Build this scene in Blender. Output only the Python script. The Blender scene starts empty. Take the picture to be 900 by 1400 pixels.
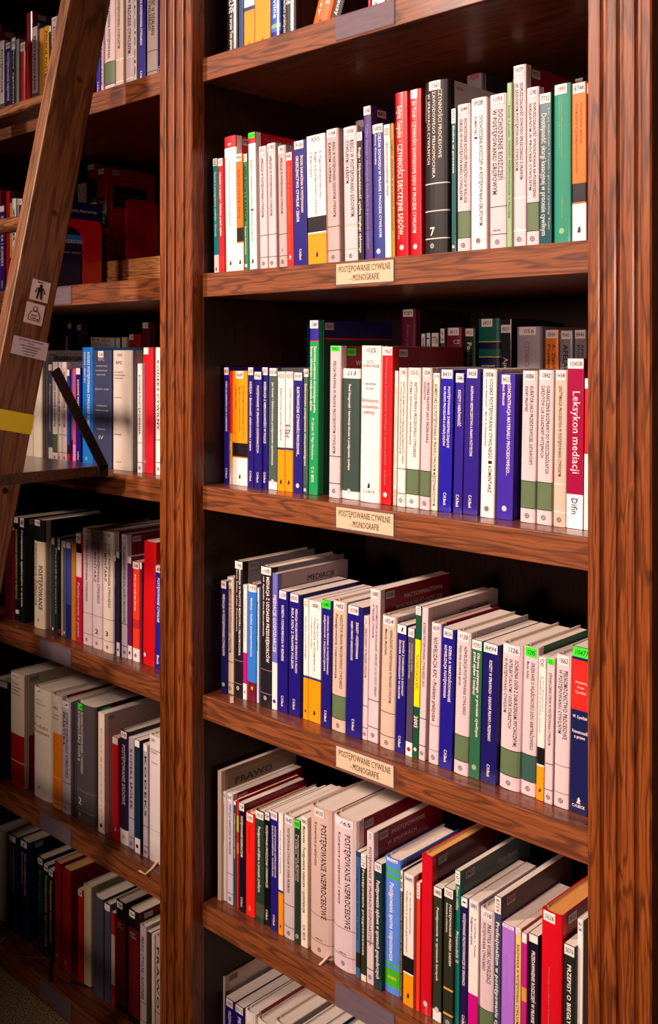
import bpy, bmesh, math, random
from math import sin, cos, tan, radians, pi
from mathutils import Vector, Matrix
random.seed(7)
C = bpy.context.scene.collection
S = bpy.context.scene

# ------------------------------------------------------------------ camera
F = 1410.0; HY = 488.0; ZC = 1.317; CX, CY = 1.3655, -1.1153; TH = 43.76
cam_d = bpy.data.cameras.new('camera'); cam = bpy.data.objects.new('camera', cam_d); C.objects.link(cam)
cam.location = (CX, CY, ZC); cam.rotation_euler = (pi/2, 0, radians(TH))
cam_d.sensor_width = 36; cam_d.lens = F/1400*36; cam_d.shift_y = -(700-HY)/1400
cam_d.clip_start = .02; cam_d.clip_end = 60
S.camera = cam
FW = (-sin(radians(TH)), cos(radians(TH))); RT = (cos(radians(TH)), sin(radians(TH)))
def ray(px, Y):                       # photo column x on the plane y = Y -> world x, depth
    u = (px-450)/F; dx = FW[0]+u*RT[0]; dy = FW[1]+u*RT[1]
    t = (Y-CY)/dy
    return CX+t*dx, t

# ------------------------------------------------------------------ world, lights, exposure
w = bpy.data.worlds.new('world'); S.world = w; w.use_nodes = True
w.node_tree.nodes['Background'].inputs[0].default_value = (1.0, .55, .42, 1)
w.node_tree.nodes['Background'].inputs[1].default_value = .012
def spot(name, loc, aim, power, size, blend, rad, col):
    d = bpy.data.lights.new(name, 'SPOT'); d.energy = power; d.spot_size = radians(size); d.spot_blend = blend
    d.shadow_soft_size = rad; d.color = col
    o = bpy.data.objects.new(name, d); C.objects.link(o); o.location = loc
    o.rotation_euler = (Vector(aim)-Vector(loc)).to_track_quat('-Z', 'Y').to_euler()
    return o
spot('ceiling_spotlight', (-2.1, -3.7, ZC+2.0), (.55, 0, ZC-.02), 680, 35, .9, .25, (1, .79, .68))
spot('ceiling_spotlight', (.35, -4.1, ZC+2.15), (.5, 0, ZC-.05), 720, 35, .95, .3, (1, .77, .64))
spot('low_fill_light', (1.1, -3.3, ZC+.3), (.42, 0, ZC+.0), 115, 36, .9, .2, (1, .75, .66))  # low fill added to light the back rows; its source is unseen
S.view_settings.view_transform = 'Standard'; S.view_settings.look = 'None'; S.view_settings.gamma = 1
S.view_settings.exposure = 0.38

# ------------------------------------------------------------------ materials
def lin(h):
    v = [int(h[i:i+2], 16)/255 for i in (0, 2, 4)]
    return tuple((c/12.92 if c <= .04045 else ((c+.055)/1.055)**2.4) for c in v)+(1,)
MATS = {}
def mat(h, rough=.42, coat=.0, metal=0, key=None, noise=.06):
    k = (h, rough, coat, metal, noise)
    if k in MATS: return MATS[k]
    m = bpy.data.materials.new('m_'+h); m.use_nodes = True
    nt = m.node_tree; b = nt.nodes['Principled BSDF']
    b.inputs['Roughness'].default_value = rough; b.inputs['Metallic'].default_value = metal
    b.inputs['Coat Weight'].default_value = coat; b.inputs['Coat Roughness'].default_value = .12; b.inputs['Specular IOR Level'].default_value = .28
    if noise:
        tc = nt.nodes.new('ShaderNodeTexCoord'); n = nt.nodes.new('ShaderNodeTexNoise')
        n.inputs['Scale'].default_value = 60; n.inputs['Detail'].default_value = 4
        nt.links.new(tc.outputs['Object'], n.inputs['Vector'])
        mx = nt.nodes.new('ShaderNodeMix'); mx.data_type = 'RGBA'
        c = lin(h)
        mx.inputs[6].default_value = tuple(max(0, v*(1-noise)) for v in c[:3])+(1,)
        mx.inputs[7].default_value = tuple(min(1, v*(1+noise)) for v in c[:3])+(1,)
        nt.links.new(n.outputs['Fac'], mx.inputs[0]); nt.links.new(mx.outputs[2], b.inputs['Base Color'])
    else: b.inputs['Base Color'].default_value = lin(h)
    MATS[k] = m; return m
def ink(h): return mat(h, .5, 0, 0, None, 0)
def page_mat(h):
    k = ('page', h)
    if k in MATS: return MATS[k]
    m = bpy.data.materials.new('paper_edges'); m.use_nodes = True; nt = m.node_tree; b = nt.nodes['Principled BSDF']
    b.inputs['Roughness'].default_value = .8
    tc = nt.nodes.new('ShaderNodeTexCoord'); mp = nt.nodes.new('ShaderNodeMapping'); n = nt.nodes.new('ShaderNodeTexNoise')
    mp.inputs['Scale'].default_value = (2500, 14, 14); n.inputs['Scale'].default_value = 1; n.inputs['Detail'].default_value = 2
    r = nt.nodes.new('ShaderNodeValToRGB'); c = lin(h)
    r.color_ramp.elements[0].position = .3; r.color_ramp.elements[1].position = .65
    r.color_ramp.elements[0].color = tuple(v*.74 for v in c[:3])+(1,); r.color_ramp.elements[1].color = c
    nt.links.new(tc.outputs['Object'], mp.inputs[0]); nt.links.new(mp.outputs[0], n.inputs['Vector'])
    nt.links.new(n.outputs['Fac'], r.inputs[0]); nt.links.new(r.outputs[0], b.inputs['Base Color'])
    MATS[k] = m; return m
def wood(name, axis, c0, c1, c2, rough=.34, coat=.35, scale=1.0, fig=1.0):
    """stained oak: long fibres, darker pore streaks and cathedral figure along one axis"""
    m = bpy.data.materials.new(name); m.use_nodes = True; nt = m.node_tree; b = nt.nodes['Principled BSDF']
    N = nt.nodes.new; L = nt.links.new
    tc = N('ShaderNodeTexCoord'); oi = N('ShaderNodeObjectInfo')
    add = N('ShaderNodeVectorMath'); add.operation = 'ADD'; sc = N('ShaderNodeVectorMath'); sc.operation = 'SCALE'
    cmb = N('ShaderNodeCombineXYZ')
    for i in range(3): L(oi.outputs['Random'], cmb.inputs[i])
    L(cmb.outputs[0], sc.inputs[0]); sc.inputs['Scale'].default_value = 5.3
    L(tc.outputs['Object'], add.inputs[0]); L(sc.outputs[0], add.inputs[1])
    def mapped(al, ac):
        mp = N('ShaderNodeMapping'); v = [ac*scale]*3; v[axis] = al*scale; mp.inputs['Scale'].default_value = v
        L(add.outputs[0], mp.inputs[0]); return mp
    def noise(al, ac, det, dist=0):
        mp = mapped(al, ac); n = N('ShaderNodeTexNoise'); n.inputs['Scale'].default_value = 1
        n.inputs['Detail'].default_value = det; n.inputs['Distortion'].default_value = dist; L(mp.outputs[0], n.inputs['Vector']); return n
    fine = noise(9, 420, 3); pore = noise(22, 700, 2); broad = noise(2.2, 26, 3)
    fm = mapped(3.0, 30); fn = N('ShaderNodeTexNoise'); fn.inputs['Scale'].default_value = 1; fn.inputs['Detail'].default_value = 2
    L(fm.outputs[0], fn.inputs['Vector'])
    ml = N('ShaderNodeMath'); ml.operation = 'MULTIPLY'; ml.inputs[1].default_value = 95*fig; L(fn.outputs['Fac'], ml.inputs[0])
    sn = N('ShaderNodeMath'); sn.operation = 'SINE'; L(ml.outputs[0], sn.inputs[0])
    s2 = N('ShaderNodeMath'); s2.operation = 'MULTIPLY_ADD'; s2.inputs[1].default_value = .5; s2.inputs[2].default_value = .5; L(sn.outputs[0], s2.inputs[0])
    def mix(fac, a, b_, f=1.0):
        x = N('ShaderNodeMix'); x.data_type = 'RGBA'
        if f != 1.0:
            k = N('ShaderNodeMath'); k.operation = 'MULTIPLY'; k.inputs[1].default_value = f; L(fac, k.inputs[0]); fac = k.outputs[0]
        L(fac, x.inputs[0])
        for i, s in ((6, a), (7, b_)):
            if isinstance(s, str): x.inputs[i].default_value = lin(s)
            else: L(s, x.inputs[i])
        return x.outputs[2]
    r = N('ShaderNodeValToRGB'); L(fine.outputs['Fac'], r.inputs[0])
    r.color_ramp.elements[0].position = .32; r.color_ramp.elements[0].color = lin(c1); r.color_ramp.elements[1].position = .66; r.color_ramp.elements[1].color = lin(c0)
    base = mix(broad.outputs['Fac'], r.outputs[0], c1, .55)
    rp = N('ShaderNodeValToRGB'); L(s2.outputs[0], rp.inputs[0]); rp.color_ramp.elements[0].position = .55; rp.color_ramp.elements[0].color = (0, 0, 0, 1)
    rp.color_ramp.elements[1].position = 1; rp.color_ramp.elements[1].color = (1, 1, 1, 1)
    mm = N('ShaderNodeMath'); mm.operation = 'MULTIPLY'; L(rp.outputs[0], mm.inputs[0]); L(pore.outputs['Fac'], mm.inputs[1])
    m2 = N('ShaderNodeMath'); m2.operation = 'MULTIPLY'; m2.inputs[1].default_value = 1.25; m2.use_clamp = True; L(mm.outputs[0], m2.inputs[0])
    col = mix(m2.outputs[0], base, c2)
    rq = N('ShaderNodeValToRGB'); L(pore.outputs['Fac'], rq.inputs[0]); rq.color_ramp.elements[0].position = .30; rq.color_ramp.elements[0].color = (1, 1, 1, 1)
    rq.color_ramp.elements[1].position = .44; rq.color_ramp.elements[1].color = (0, 0, 0, 1)
    col = mix(rq.outputs[0], col, c2, .75)
    L(col, b.inputs['Base Color'])
    b.inputs['Specular IOR Level'].default_value = .3; b.inputs['Roughness'].default_value = rough; b.inputs['Coat Weight'].default_value = coat; b.inputs['Coat Roughness'].default_value = .16
    bp = N('ShaderNodeBump'); bp.inputs['Strength'].default_value = .25; bp.inputs['Distance'].default_value = .0006
    L(pore.outputs['Fac'], bp.inputs['Height']); L(bp.outputs[0], b.inputs['Normal'])
    return m
W_X = wood('oak_shelf', 0, '8a4a28', '683218', '38150a', .34, .35, 1, .6)
W_E = wood('oak_edge', 0, '96522a', '723a18', '3c1a0a', .55, .04, 1, .6)
W_Z = wood('oak_upright', 2, '9c5220', '723410', '3a1608', .4, .16, 1.0, .7)
W_IN = wood('oak_inside_shaded', 2, '30130a', '220c06', '120503', .5, .1)  # same oak darkened: the interior shade is put into its colour
W_LAD = wood('oak_ladder', 2, '94603a', '6c4024', '3a1c0c', .42, .12, 1, .4)
W_RUN = wood('oak_rung', 0, '9c6238', '6f4022', '3a1c0e', .4, .2)
W_RIS = wood('pine_riser', 0, 'd89458', 'b87440', '7c4424', .5, .1)
W_TR = wood('oak_tread', 0, '5a3a2c', '3e251b', '1c0e09', .25, .5)
def plastic(name, col, alpha):
    m = bpy.data.materials.new(name); m.use_nodes = True; b = m.node_tree.nodes['Principled BSDF']
    b.inputs['Base Color'].default_value = lin(col); b.inputs['Alpha'].default_value = alpha; b.inputs['Roughness'].default_value = .5; b.inputs['Specular IOR Level'].default_value = .25; return m
CLEAR = plastic('clear_holder', '8c7c8c', .2)

# ------------------------------------------------------------------ mesh helpers
class MB:
    def __init__(s): s.v = []; s.f = []; s.m = []; s.mats = []
    def mi(s, m):
        if m not in s.mats: s.mats.append(m)
        return s.mats.index(m)
    def add(s, vs, fs, m):
        o = len(s.v); s.v += vs; k = s.mi(m)
        for f in fs: s.f.append(tuple(i+o for i in f)); s.m.append(k)
    def box(s, a, b, m):
        x0, y0, z0 = a; x1, y1, z1 = b
        s.add([(x0,y0,z0),(x1,y0,z0),(x1,y1,z0),(x0,y1,z0),(x0,y0,z1),(x1,y0,z1),(x1,y1,z1),(x0,y1,z1)],
              [(3,2,1,0),(4,5,6,7),(0,1,5,4),(1,2,6,5),(2,3,7,6),(3,0,4,7)], m)
    def prism(s, poly, ax, a, b, m):          # poly CCW in plane (the two other axes in cyclic order) extruded along ax
        n = len(poly)
        def p(q, t):
            r = [0, 0, 0]; r[ax] = t; r[(ax+1) % 3] = q[0]; r[(ax+2) % 3] = q[1]; return tuple(r)
        s.add([p(q, a) for q in poly]+[p(q, b) for q in poly],
              [tuple(range(n-1, -1, -1)), tuple(range(n, 2*n))]+[(i, (i+1) % n, n+(i+1) % n, n+i) for i in range(n)], m)
    def obj(s, name, parent=None, smooth=False, bevel=0):
        me = bpy.data.meshes.new(name); me.from_pydata(s.v, [], s.f)
        for m in s.mats: me.materials.append(m)
        me.polygons.foreach_set('material_index', s.m)
        if smooth: me.polygons.foreach_set('use_smooth', [True]*len(s.f))
        me.update()
        o = bpy.data.objects.new(name, me); C.objects.link(o)
        if parent: o.parent = parent
        if bevel:
            b = o.modifiers.new('bevel', 'BEVEL'); b.width = bevel; b.segments = 2; b.limit_method = 'ANGLE'; b.angle_limit = radians(40)
        return o
def root(name, label, cat, loc=(0,0,0), rot=(0,0,0), group=None):
    o = bpy.data.objects.new(name, None); C.objects.link(o); o.location = loc; o.rotation_euler = rot
    o.empty_display_size = .02; o['label'] = label; o['category'] = cat
    if group: o['group'] = group
    return o

# ------------------------------------------------------------------ lettering: every glyph tessellated once, then laid out by hand
CH = sorted(set(' ABCDEFGHIJKLMNOPQRSTUVWXYZabcdefghijklmnopqrstuvwxyz0123456789ĄĆĘŁŃÓŚŹŻąćęłńóśźż.,-•■●()/|'))
GL = {}
def build_glyphs(tag, off):
    obs = []
    for c in CH:
        for body in (c, 'I'+c+'I'):
            cu = bpy.data.curves.new('g', 'FONT'); cu.body = body; cu.resolution_u = 2 if tag != 'f' else 3; cu.offset = off
            o = bpy.data.objects.new('g', cu); C.objects.link(o); obs.append(o)
    cu = bpy.data.curves.new('g', 'FONT'); cu.body = 'II'; o = bpy.data.objects.new('g', cu); C.objects.link(o); obs.append(o)
    dg = bpy.context.evaluated_depsgraph_get(); res = []
    for o in obs:
        e = o.evaluated_get(dg); me = e.to_mesh()
        res.append(([tuple(v.co[:2]) for v in me.vertices], [tuple(p.vertices) for p in me.polygons],
                    [tuple(x) for x in me.edge_keys])); e.to_mesh_clear()
    for o in obs:
        cu = o.data; bpy.data.objects.remove(o); bpy.data.curves.remove(cu)
    wid = lambda vs: max(v[0] for v in vs)-min(v[0] for v in vs)
    w0 = wid(res[-1][0]); out = {}
    for i, c in enumerate(CH):
        vs, fs, es = res[2*i]; adv = wid(res[2*i+1][0])-w0
        out[c] = (vs, fs, adv)
    # serifed set: short flat ends of the strokes get a slab
    ser = {}
    for i, c in enumerate(CH):
        vs, fs, es = res[2*i]; adv = out[c][2]
        vs2 = list(vs); fs2 = list(fs)
        if c.isalnum() and vs:
            cnt = {}
            for f in fs:
                for a, b in zip(f, f[1:]+f[:1]): k = (min(a, b), max(a, b)); cnt[k] = cnt.get(k, 0)+1
            ys = [v[1] for v in vs]
            ylv = {0.0, max(ys), min(ys)}
            for (a, b), n in cnt.items():
                if n != 1: continue
                p, q = vs[a], vs[b]
                if abs(p[1]-q[1]) < .004 and .03 < abs(p[0]-q[0]) < .17 and any(abs(p[1]-y) < .03 for y in (0, min(ys), max(ys), .53, .56)):
                    x0, x1 = min(p[0], q[0])-.045, max(p[0], q[0])+.045; y = p[1]
                    up = 1 if y < .3 else -1
                    k = len(vs2); vs2 += [(x0, y), (x1, y), (x1, y+up*.04), (x0, y+up*.04)]
                    fs2.append((k, k+1, k+2, k+3) if up > 0 else (k+3, k+2, k+1, k))
        ser[c] = (vs2, fs2, adv*1.04 if c.isalpha() else adv)
    GL[tag] = out; GL[tag+'s'] = ser
build_glyphs('n', 0.0); build_glyphs('b', .018)
CAP = max(v[1] for v in GL['n']['H'][0])
def layout(text, font):
    vs = []; fs = []; x = 0
    for c in text:
        g = GL[font].get(c) or GL[font]['x']
        o = len(vs); vs += [(a+x, b) for a, b in g[0]]; fs += [tuple(i+o for i in f) for f in g[1]]; x += g[2]
    return vs, fs, x

# ------------------------------------------------------------------ bookcase
FZ = {0: ZC+.5065, 1: ZC+.1415, 2: ZC-.2185, 3: ZC-.5735, 4: ZC-.926, 5: ZC-1.268}
FZ[-1] = FZ[0]+.36
TK = .040; BD = .43; XL, XM0, XM1, XR, PW = -.8315, -.0889, 0.0, .7426, .0889
case = root('bookcase', 'tall dark oak bookcase of two bays with fluted pillars between shelves of books', 'bookcase')
def pilaster(x0, x1, name='pilaster'):
    b = MB(); y = -.0236; pts = [(x0, .004), (x0, y+.002), (x0+.002, y)]
    wd = x1-x0
    for k, c in enumerate((.252, .51, .79)):
        cx = x0+wd*c; r = .0042
        pts += [(cx-r-.002, y), (cx-r, y+.0006)]
        pts += [(cx-r*cos(a), y+.0006+r*1.2*sin(a)) for a in [pi*i/8 for i in range(1, 8)]]
        pts += [(cx+r, y+.0006), (cx+r+.002, y)]
    pts += [(x1-.002, y), (x1, y+.002), (x1, .004)]
    b.prism(pts, 2, 0, FZ[-1]+.4, W_Z)
    return b.obj(name, case)
def box_part(name, a, b_, m, parent, bev=.0015):
    k = MB(); k.box(a, b_, m); return k.obj(name, parent, bevel=bev)
for x0, x1 in ((XM0, XM1), (XR, XR+.081), (XL-PW, XL)): pilaster(x0, x1)
for x0, x1 in ((XM0+.012, XM1), (XR, XR+.07), (XL-.07, XL)):
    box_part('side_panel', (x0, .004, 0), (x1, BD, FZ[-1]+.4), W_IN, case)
shelf_obs = {}
for bay, (x0, x1) in (('left', (XL, XM0+.012)), ('right', (XM1, XR))):
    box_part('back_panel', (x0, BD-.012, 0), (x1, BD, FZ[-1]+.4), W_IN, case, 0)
    for k in range(-1, 6):
        z = FZ[k]; t = TK if k < 5 else z-.001
        shelf_obs[bay, k] = box_part('shelf', (x0+.0005, .0062, z-t), (x1-.0005, BD-.0125, z), W_X, case, 0)
        box_part('edge_strip', (x0+.0005, .0, z-t), (x1-.0005, .006, z-.0001), W_E, shelf_obs[bay, k], .001)
    for k in ((1, 2) if bay == 'left' else (1, 2)):
        for j in (0, 1):
            box_part('riser_board', (x0+.001, .23+.0015*j, FZ[k]+.0005+.038*j), (x1-.001, BD-.013, FZ[k]+.038+.038*j), W_RIS, shelf_obs[bay, k])
RZ = .0765
# neighbouring bay to the right, only its edge shows
box_part('side_panel', (XR+.081, .03, 0), (XR+.10, BD, FZ[-1]+.4), W_IN, case)

def holder(bay, k, card):
    xc = (XM1+XR)/2-.002 if bay == 'right' else (XL+XM0)/2
    z1 = FZ[k]-.003; z0 = z1-.033; x0 = xc-.057; x1 = xc+.057
    if k == 5: z1 = FZ[k]-.004; z0 = z1-.034
    b = MB()
    if card:
        b.box((x0+.0015, -.0016, z0+.0015), (x1-.0015, -.0006, z1-.001), mat('d2b494', .7, 0))
        for i, t in enumerate(('POSTĘPOWANIE CYWILNE', '- MONOGRAFIE')):
            vs, fs, wd = layout(t, 'ns'); s = .0087/CAP; sx = (.101 if i == 0 else .056)/wd
            z = z0+.0195-.0135*i; xs = xc-wd*sx/2+(0 if i == 0 else .001)
            b.add([(xs+a*sx, -.0019, z+c*s) for a, c in vs], fs, ink('3c2418'))
    hm = CLEAR
    b.box((x0, -.0030, z0), (x1, -.0022, z1), hm) if not card else None
    b.box((x0, -.0005, z0), (x1, -.0001, z1), hm)
    for q in ((x0, z0-.0012, x1, z0), (x0, z1, x1, z1+.0012)):
        b.box((q[0], -.003, q[1]), (q[2], -.0001, q[3]), hm)
    b.box((x0-.0008, -.003, z0), (x0, -.0001, z1), hm); b.box((x1, -.003, z0), (x1+.0008, -.0001, z1), hm)
    o = b.obj('label_holder', shelf_obs[bay, k])
    o['label'] = 'clear label holder with printed beige card' if card else 'empty clear plastic label holder'
for bay, k, c in (('right', 0, 0), ('right', 1, 1), ('right', 2, 1), ('right', 3, 1), ('right', 4, 0), ('left', 0, 1), ('left', 1, 0), ('left', 3, 0), ('left', 4, 0), ('left', 5, 0)):
    holder(bay, k, c)

# floor
fm = bpy.data.materials.new('carpet'); fm.use_nodes = True; nt = fm.node_tree; b = nt.nodes['Principled BSDF']; b.inputs['Roughness'].default_value = .95
tc = nt.nodes.new('ShaderNodeTexCoord'); n = nt.nodes.new('ShaderNodeTexNoise'); n.inputs['Scale'].default_value = 260; n.inputs['Detail'].default_value = 4
r = nt.nodes.new('ShaderNodeValToRGB'); r.color_ramp.elements[0].position = .35; r.color_ramp.elements[0].color = lin('6a5038'); r.color_ramp.elements[1].position = .65; r.color_ramp.elements[1].color = lin('d0b088')
nt.links.new(tc.outputs['Object'], n.inputs['Vector']); nt.links.new(n.outputs['Fac'], r.inputs[0]); nt.links.new(r.outputs[0], b.inputs['Base Color'])
bp = nt.nodes.new('ShaderNodeBump'); bp.inputs['Distance'].default_value = .003; nt.links.new(n.outputs['Fac'], bp.inputs['Height']); nt.links.new(bp.outputs[0], b.inputs['Normal'])
k = MB(); k.box((-3.2, -4.2, -.05), (3.2, .5, 0), fm); fl = k.obj('floor'); fl['kind'] = 'structure'
wm = mat('6a4a38', .8)
k = MB(); k.box((-3.2, BD+.002, 0), (3.2, BD+.1, 3.0), wm); o = k.obj('wall_back'); o['kind'] = 'structure'

# ------------------------------------------------------------------ colours
K = dict(W='ece2dc', P='d6bcbe', Q='bea29e', B='ccb09c', A='ff9200', O='ff6c08', N='1c1272', V='2a1c8c', U='2018a0', R='b8041c', D='7c0a20', M='9a0c3c',
         G='0c7c4c', T='0b4c50', S='43564e', K='100c12', H='514248', E='e8d8c0', C='3878d8', L='7c78c0', Y='e0a810', Z='0a1040', X='ecdcd2',
         g='5c6e4c', k='140a10', r='de1a10', m='c00870', o='b08010', t='0a8484', p='4a2c70', a='98a8b8', n='302c60', y='ffe000', w='ffffff', e='7c6c64',
         c='b0a4ac', d='3a1c12', b='0c78d0', j='8cac7c', q='b07ad0', s='303428', x='241c24', f='8a6a78', u='5a84d8', v='1a5a38', h='c8c0bc', l='38e020', z='d8a040', i='584860')
def col(c): return K[c] if len(c) == 1 else c

# lean of the rows, degrees, by column of the photograph
LEAN = {('r', 1): [(290, -1.0), (430, -1.15), (540, -.8), (590, 0), (810, 0)], ('r', 2): [(300, 0), (400, .5), (520, 1.0), (600, 1.5), (700, 1.3), (760, 1.0), (776, .6), (810, .6)],
        ('r', 3): [(300, .3), (370, .4), (430, .6), (500, 1.4), (560, 1.8), (700, 1.7), (760, 1.3), (810, 1.3)], ('r', 4): [(300, 0), (500, .1), (560, .6), (640, .8), (810, .6)]}
def lean_at(key, x):
    t = LEAN.get(key)
    if not t: return 0
    for (a, p), (b_, q) in zip(t, t[1:]):
        if a <= x <= b_: return p+(q-p)*(x-a)/(b_-a)
    return t[0][1] if x < t[0][0] else t[-1][1]
INS = {0: .035, 1: .0185, 2: .044, 3: .034, 4: .027, 5: .045}
ROWNAME = {0: 'top', 1: 'second', 2: 'third', 3: 'fourth', 4: 'fifth', 5: 'lowest'}

def griffin(b, x, z, s, fy, m):
    pts = [(-.5, 0), (.5, 0), (.42, .25), (.15, .3), (.5, .55), (.45, .95), (.2, 1.0), (.3, 1.3), (.05, 1.45), (-.1, 1.1), (-.35, .9), (-.1, .7), (-.45, .45), (-.15, .3), (-.4, .2)]
    cx = 0; cz = .65
    vs = [(cx, cz)]+pts; n = len(pts)
    b.add([(x+q[0]*s, fy(x+q[0]*s)-.0004, z+q[1]*s) for q in vs], [(0, i+1, (i+1) % n+1) for i in range(n)], m)
def ringmark(b, x, z, s, fy, m, solid=False):
    n = 12; P = []
    for k in range(n):
        a = 2*pi*k/n; P.append((x+s*cos(a), z+s*sin(a)))
    for k in range(n):
        a = 2*pi*k/n; rr = .72*s if not solid else .01*s; P.append((x+rr*cos(a), z+rr*sin(a)))
    b.add([(p[0], fy(p[0])-.0004, p[1]) for p in P], [(k, (k+1) % n, n+(k+1) % n, n+k) for k in range(n)], m)
    if not solid:
        for dx, dz in ((.75*s, .1*s), (.1*s, .75*s)):
            Q = [(x-dx, z-dz), (x+dx, z-dz), (x+dx, z+dz), (x-dx, z+dz)]
            b.add([(p[0], fy(p[0])-.0004, p[1]) for p in Q], [(0, 1, 2, 3)], m)

def vtext(b, fy, w, text, top, bot, xf, hf, H, c, font):
    """a line that runs down the spine, letter tops to the right"""
    vs, fs, wd = layout(text, font); L = (top-bot)*H; s = hf*w/CAP
    sx = L/wd; s = min(s, sx*1.6); x0 = xf*w-s*CAP/2; zt = top*H
    b.add([(x0+q*s, fy(x0+q*s)-.0003, zt-p*sx) for p, q in vs], fs, ink(c))
def htext(b, fy, x0, x1, z, size, text, c, font, yy=None):
    vs, fs, wd = layout(text, font); s = size/CAP; sx = (x1-x0)/wd
    b.add([(x0+p*sx, fy(x0+p*sx)-.0003, z+q*s) for p, q in vs], fs, ink(c))

def make_book(X0, X1, Y, Z, H, o):
    """o: style dictionary. local origin at the base, spine at y=0, pages away to +y"""
    w = X1-X0; D = o.get('D') or (.142 if H < .212 else .165 if H < .24 else .178)
    hard = o.get('hard', w > .02); th = .0022 if hard else .0006; lip = .003 if hard else .0004
    sag = w*(.13 if hard else .0); sag = o.get('sag', sag)
    n = 8 if hard else 4; rc = .0012
    if hard:
        out = [(w/2-w/2*cos(pi*k/n), sag*(1-sin(pi*k/n)**.8 if 0 < k < n else 1)) for k in range(n+1)]
    else: out = [(0, rc), (rc*.3, rc*.3), (rc, 0), (w-rc, 0), (w-rc*.3, rc*.3), (w, rc)]
    ns = len(out)
    tail = [(w, .006+sag), (w, .007+sag), (w-.0014 if hard else w, .0085+sag), (w, .010+sag), (w, D)]
    head = [(0, D), (0, .010+sag), (0.0014 if hard else 0, .0085+sag), (0, .006+sag)]
    prof = head+out+tail                       # left cover back -> spine -> right cover back
    i0 = len(head); i1 = i0+ns                 # spine range
    cxm = w/2
    inner = []
    for (x, y) in prof:
        if y > .009+sag: inner.append((min(max(x, th), w-th) if 0 < x < w else (th if x <= 0 else w-th), y))
        else:
            inner.append((th+(w-2*th)*x/w, y+th))
    bands = sorted(o.get('b', [])); cuts = sorted({0, 1}|{v for bb in bands for v in bb[:2]}|{v for bb in o.get('cb', []) for v in bb[:2]})
    def colat(z, lst, dflt):
        r = dflt
        for a, b_, c in lst:
            if a <= z < b_: r = c
        return r
    gl = o.get('gl', .3)*.4; rg = o.get('rg', .38)+.1
    M = lambda c: mat(col(c), rg, gl)
    b = MB(); np_ = len(prof)
    base = o['c']; cf = o.get('cf', base); cl = o.get('cl', base)
    for z0, z1 in zip(cuts, cuts[1:]):
        zm = (z0+z1)/2
        sc = M(colat(zm, bands, base)); fcc = M(colat(zm, o.get('cb', []), cf)); lc = M(cl)
        wrap = M(colat(zm, bands, base)) if o.get('wrap') else fcc
        for k in range(np_-1):
            m = lc if k < i0-1 else sc if k < i1-1 else (M(o.get('hc', base)) if k < np_-2 else fcc)
            p, q = prof[k], prof[k+1]
            b.add([(p[0], p[1], z0*H), (q[0], q[1], z0*H), (q[0], q[1], z1*H), (p[0], p[1], z1*H)], [(0, 1, 2, 3)], m)
    mt = M(colat(.999, bands, base)); mb_ = M(base)
    for k in range(np_-1):
        p, q, a, c_ = prof[k], prof[k+1], inner[k], inner[k+1]
        mtk = mt if k < i1 else M(colat(.999, o.get('cb', []), cf))
        b.add([(p[0], p[1], H), (q[0], q[1], H), (c_[0], c_[1], H), (a[0], a[1], H)], [(0, 1, 2, 3)], mtk)
        b.add([(p[0], p[1], 0), (q[0], q[1], 0), (c_[0], c_[1], 0), (a[0], a[1], 0)], [(3, 2, 1, 0)], mb_)
        b.add([(a[0], a[1], 0), (c_[0], c_[1], 0), (c_[0], c_[1], H), (a[0], a[1], H)], [(3, 2, 1, 0)], M('E') if hard else mb_)
    for p, a in ((prof[0], inner[0]), (prof[-1], inner[-1])):
        b.add([(p[0], p[1], 0), (a[0], a[1], 0), (a[0], a[1], H), (p[0], p[1], H)], [(0, 1, 2, 3)] if p[0] > w/2 else [(3, 2, 1, 0)], M(cf))
    R = root('book', o['label'], 'book', group=o['group'])
    b.obj('cover', R)
    # page block
    b = MB(); py = D-(.004 if hard else .0005); e = .0002
    fr = [(th+e+(w-2*th-2*e)*x/w, y+th+e+.0006) for x, y in out]
    poly = [(th+e, py)]+fr+[(w-th-e, py)]
    b.prism(poly, 2, lip, H-lip, page_mat(col(o.get('pg', 'f4e0d2'))))
    b.obj('pages', R)
    xs = [p[0] for p in out]; ys = [p[1] for p in out]
    def fy(x):
        if x <= xs[0]: return ys[0]
        for k in range(len(xs)-1):
            if x <= xs[k+1]: return ys[k]+(ys[k+1]-ys[k])*(x-xs[k])/max(1e-9, xs[k+1]-xs[k])
        return ys[-1]
    # spine lettering
    for L in o.get('t', []):
        b = MB(); text, top, bot, xf, hf, c = L[:6]; vtext(b, fy, w, text, top, bot, xf, hf, H, col(c), L[6] if len(L) > 6 else 'b'); b.obj('spine_title', R)
    for L in o.get('h', []):                     # lines across the spine: text, x0f, x1f, zf, size, colour, font
        b = MB(); htext(b, fy, L[1]*w, L[2]*w, L[3]*H, L[4], L[0], col(L[5]), L[6] if len(L) > 6 else 'b'); b.obj('spine_title', R)
    g = o.get('g')
    if g:
        b = MB(); s = min(.0042, w*.26); mi = ink(col(o.get('gc', 'k')))
        xs_ = w*o.get('gx', .5); gz = o.get('gz', .045)*H
        if g == 'ring': ringmark(b, xs_, gz, min(s, .0034), fy, mi)
        elif g == 'dot': ringmark(b, xs_, gz, min(s, .0038), fy, mi, True)
        elif g == 'beck': griffin(b, xs_, gz-.002, s*1.3, fy, mi)
        elif g == 'beck2': griffin(b, w*.27, gz, s*.8, fy, mi); griffin(b, w*.75, gz, s*.8, fy, mi)
        b.obj('emblem', R)
    st = o.get('s')
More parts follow.
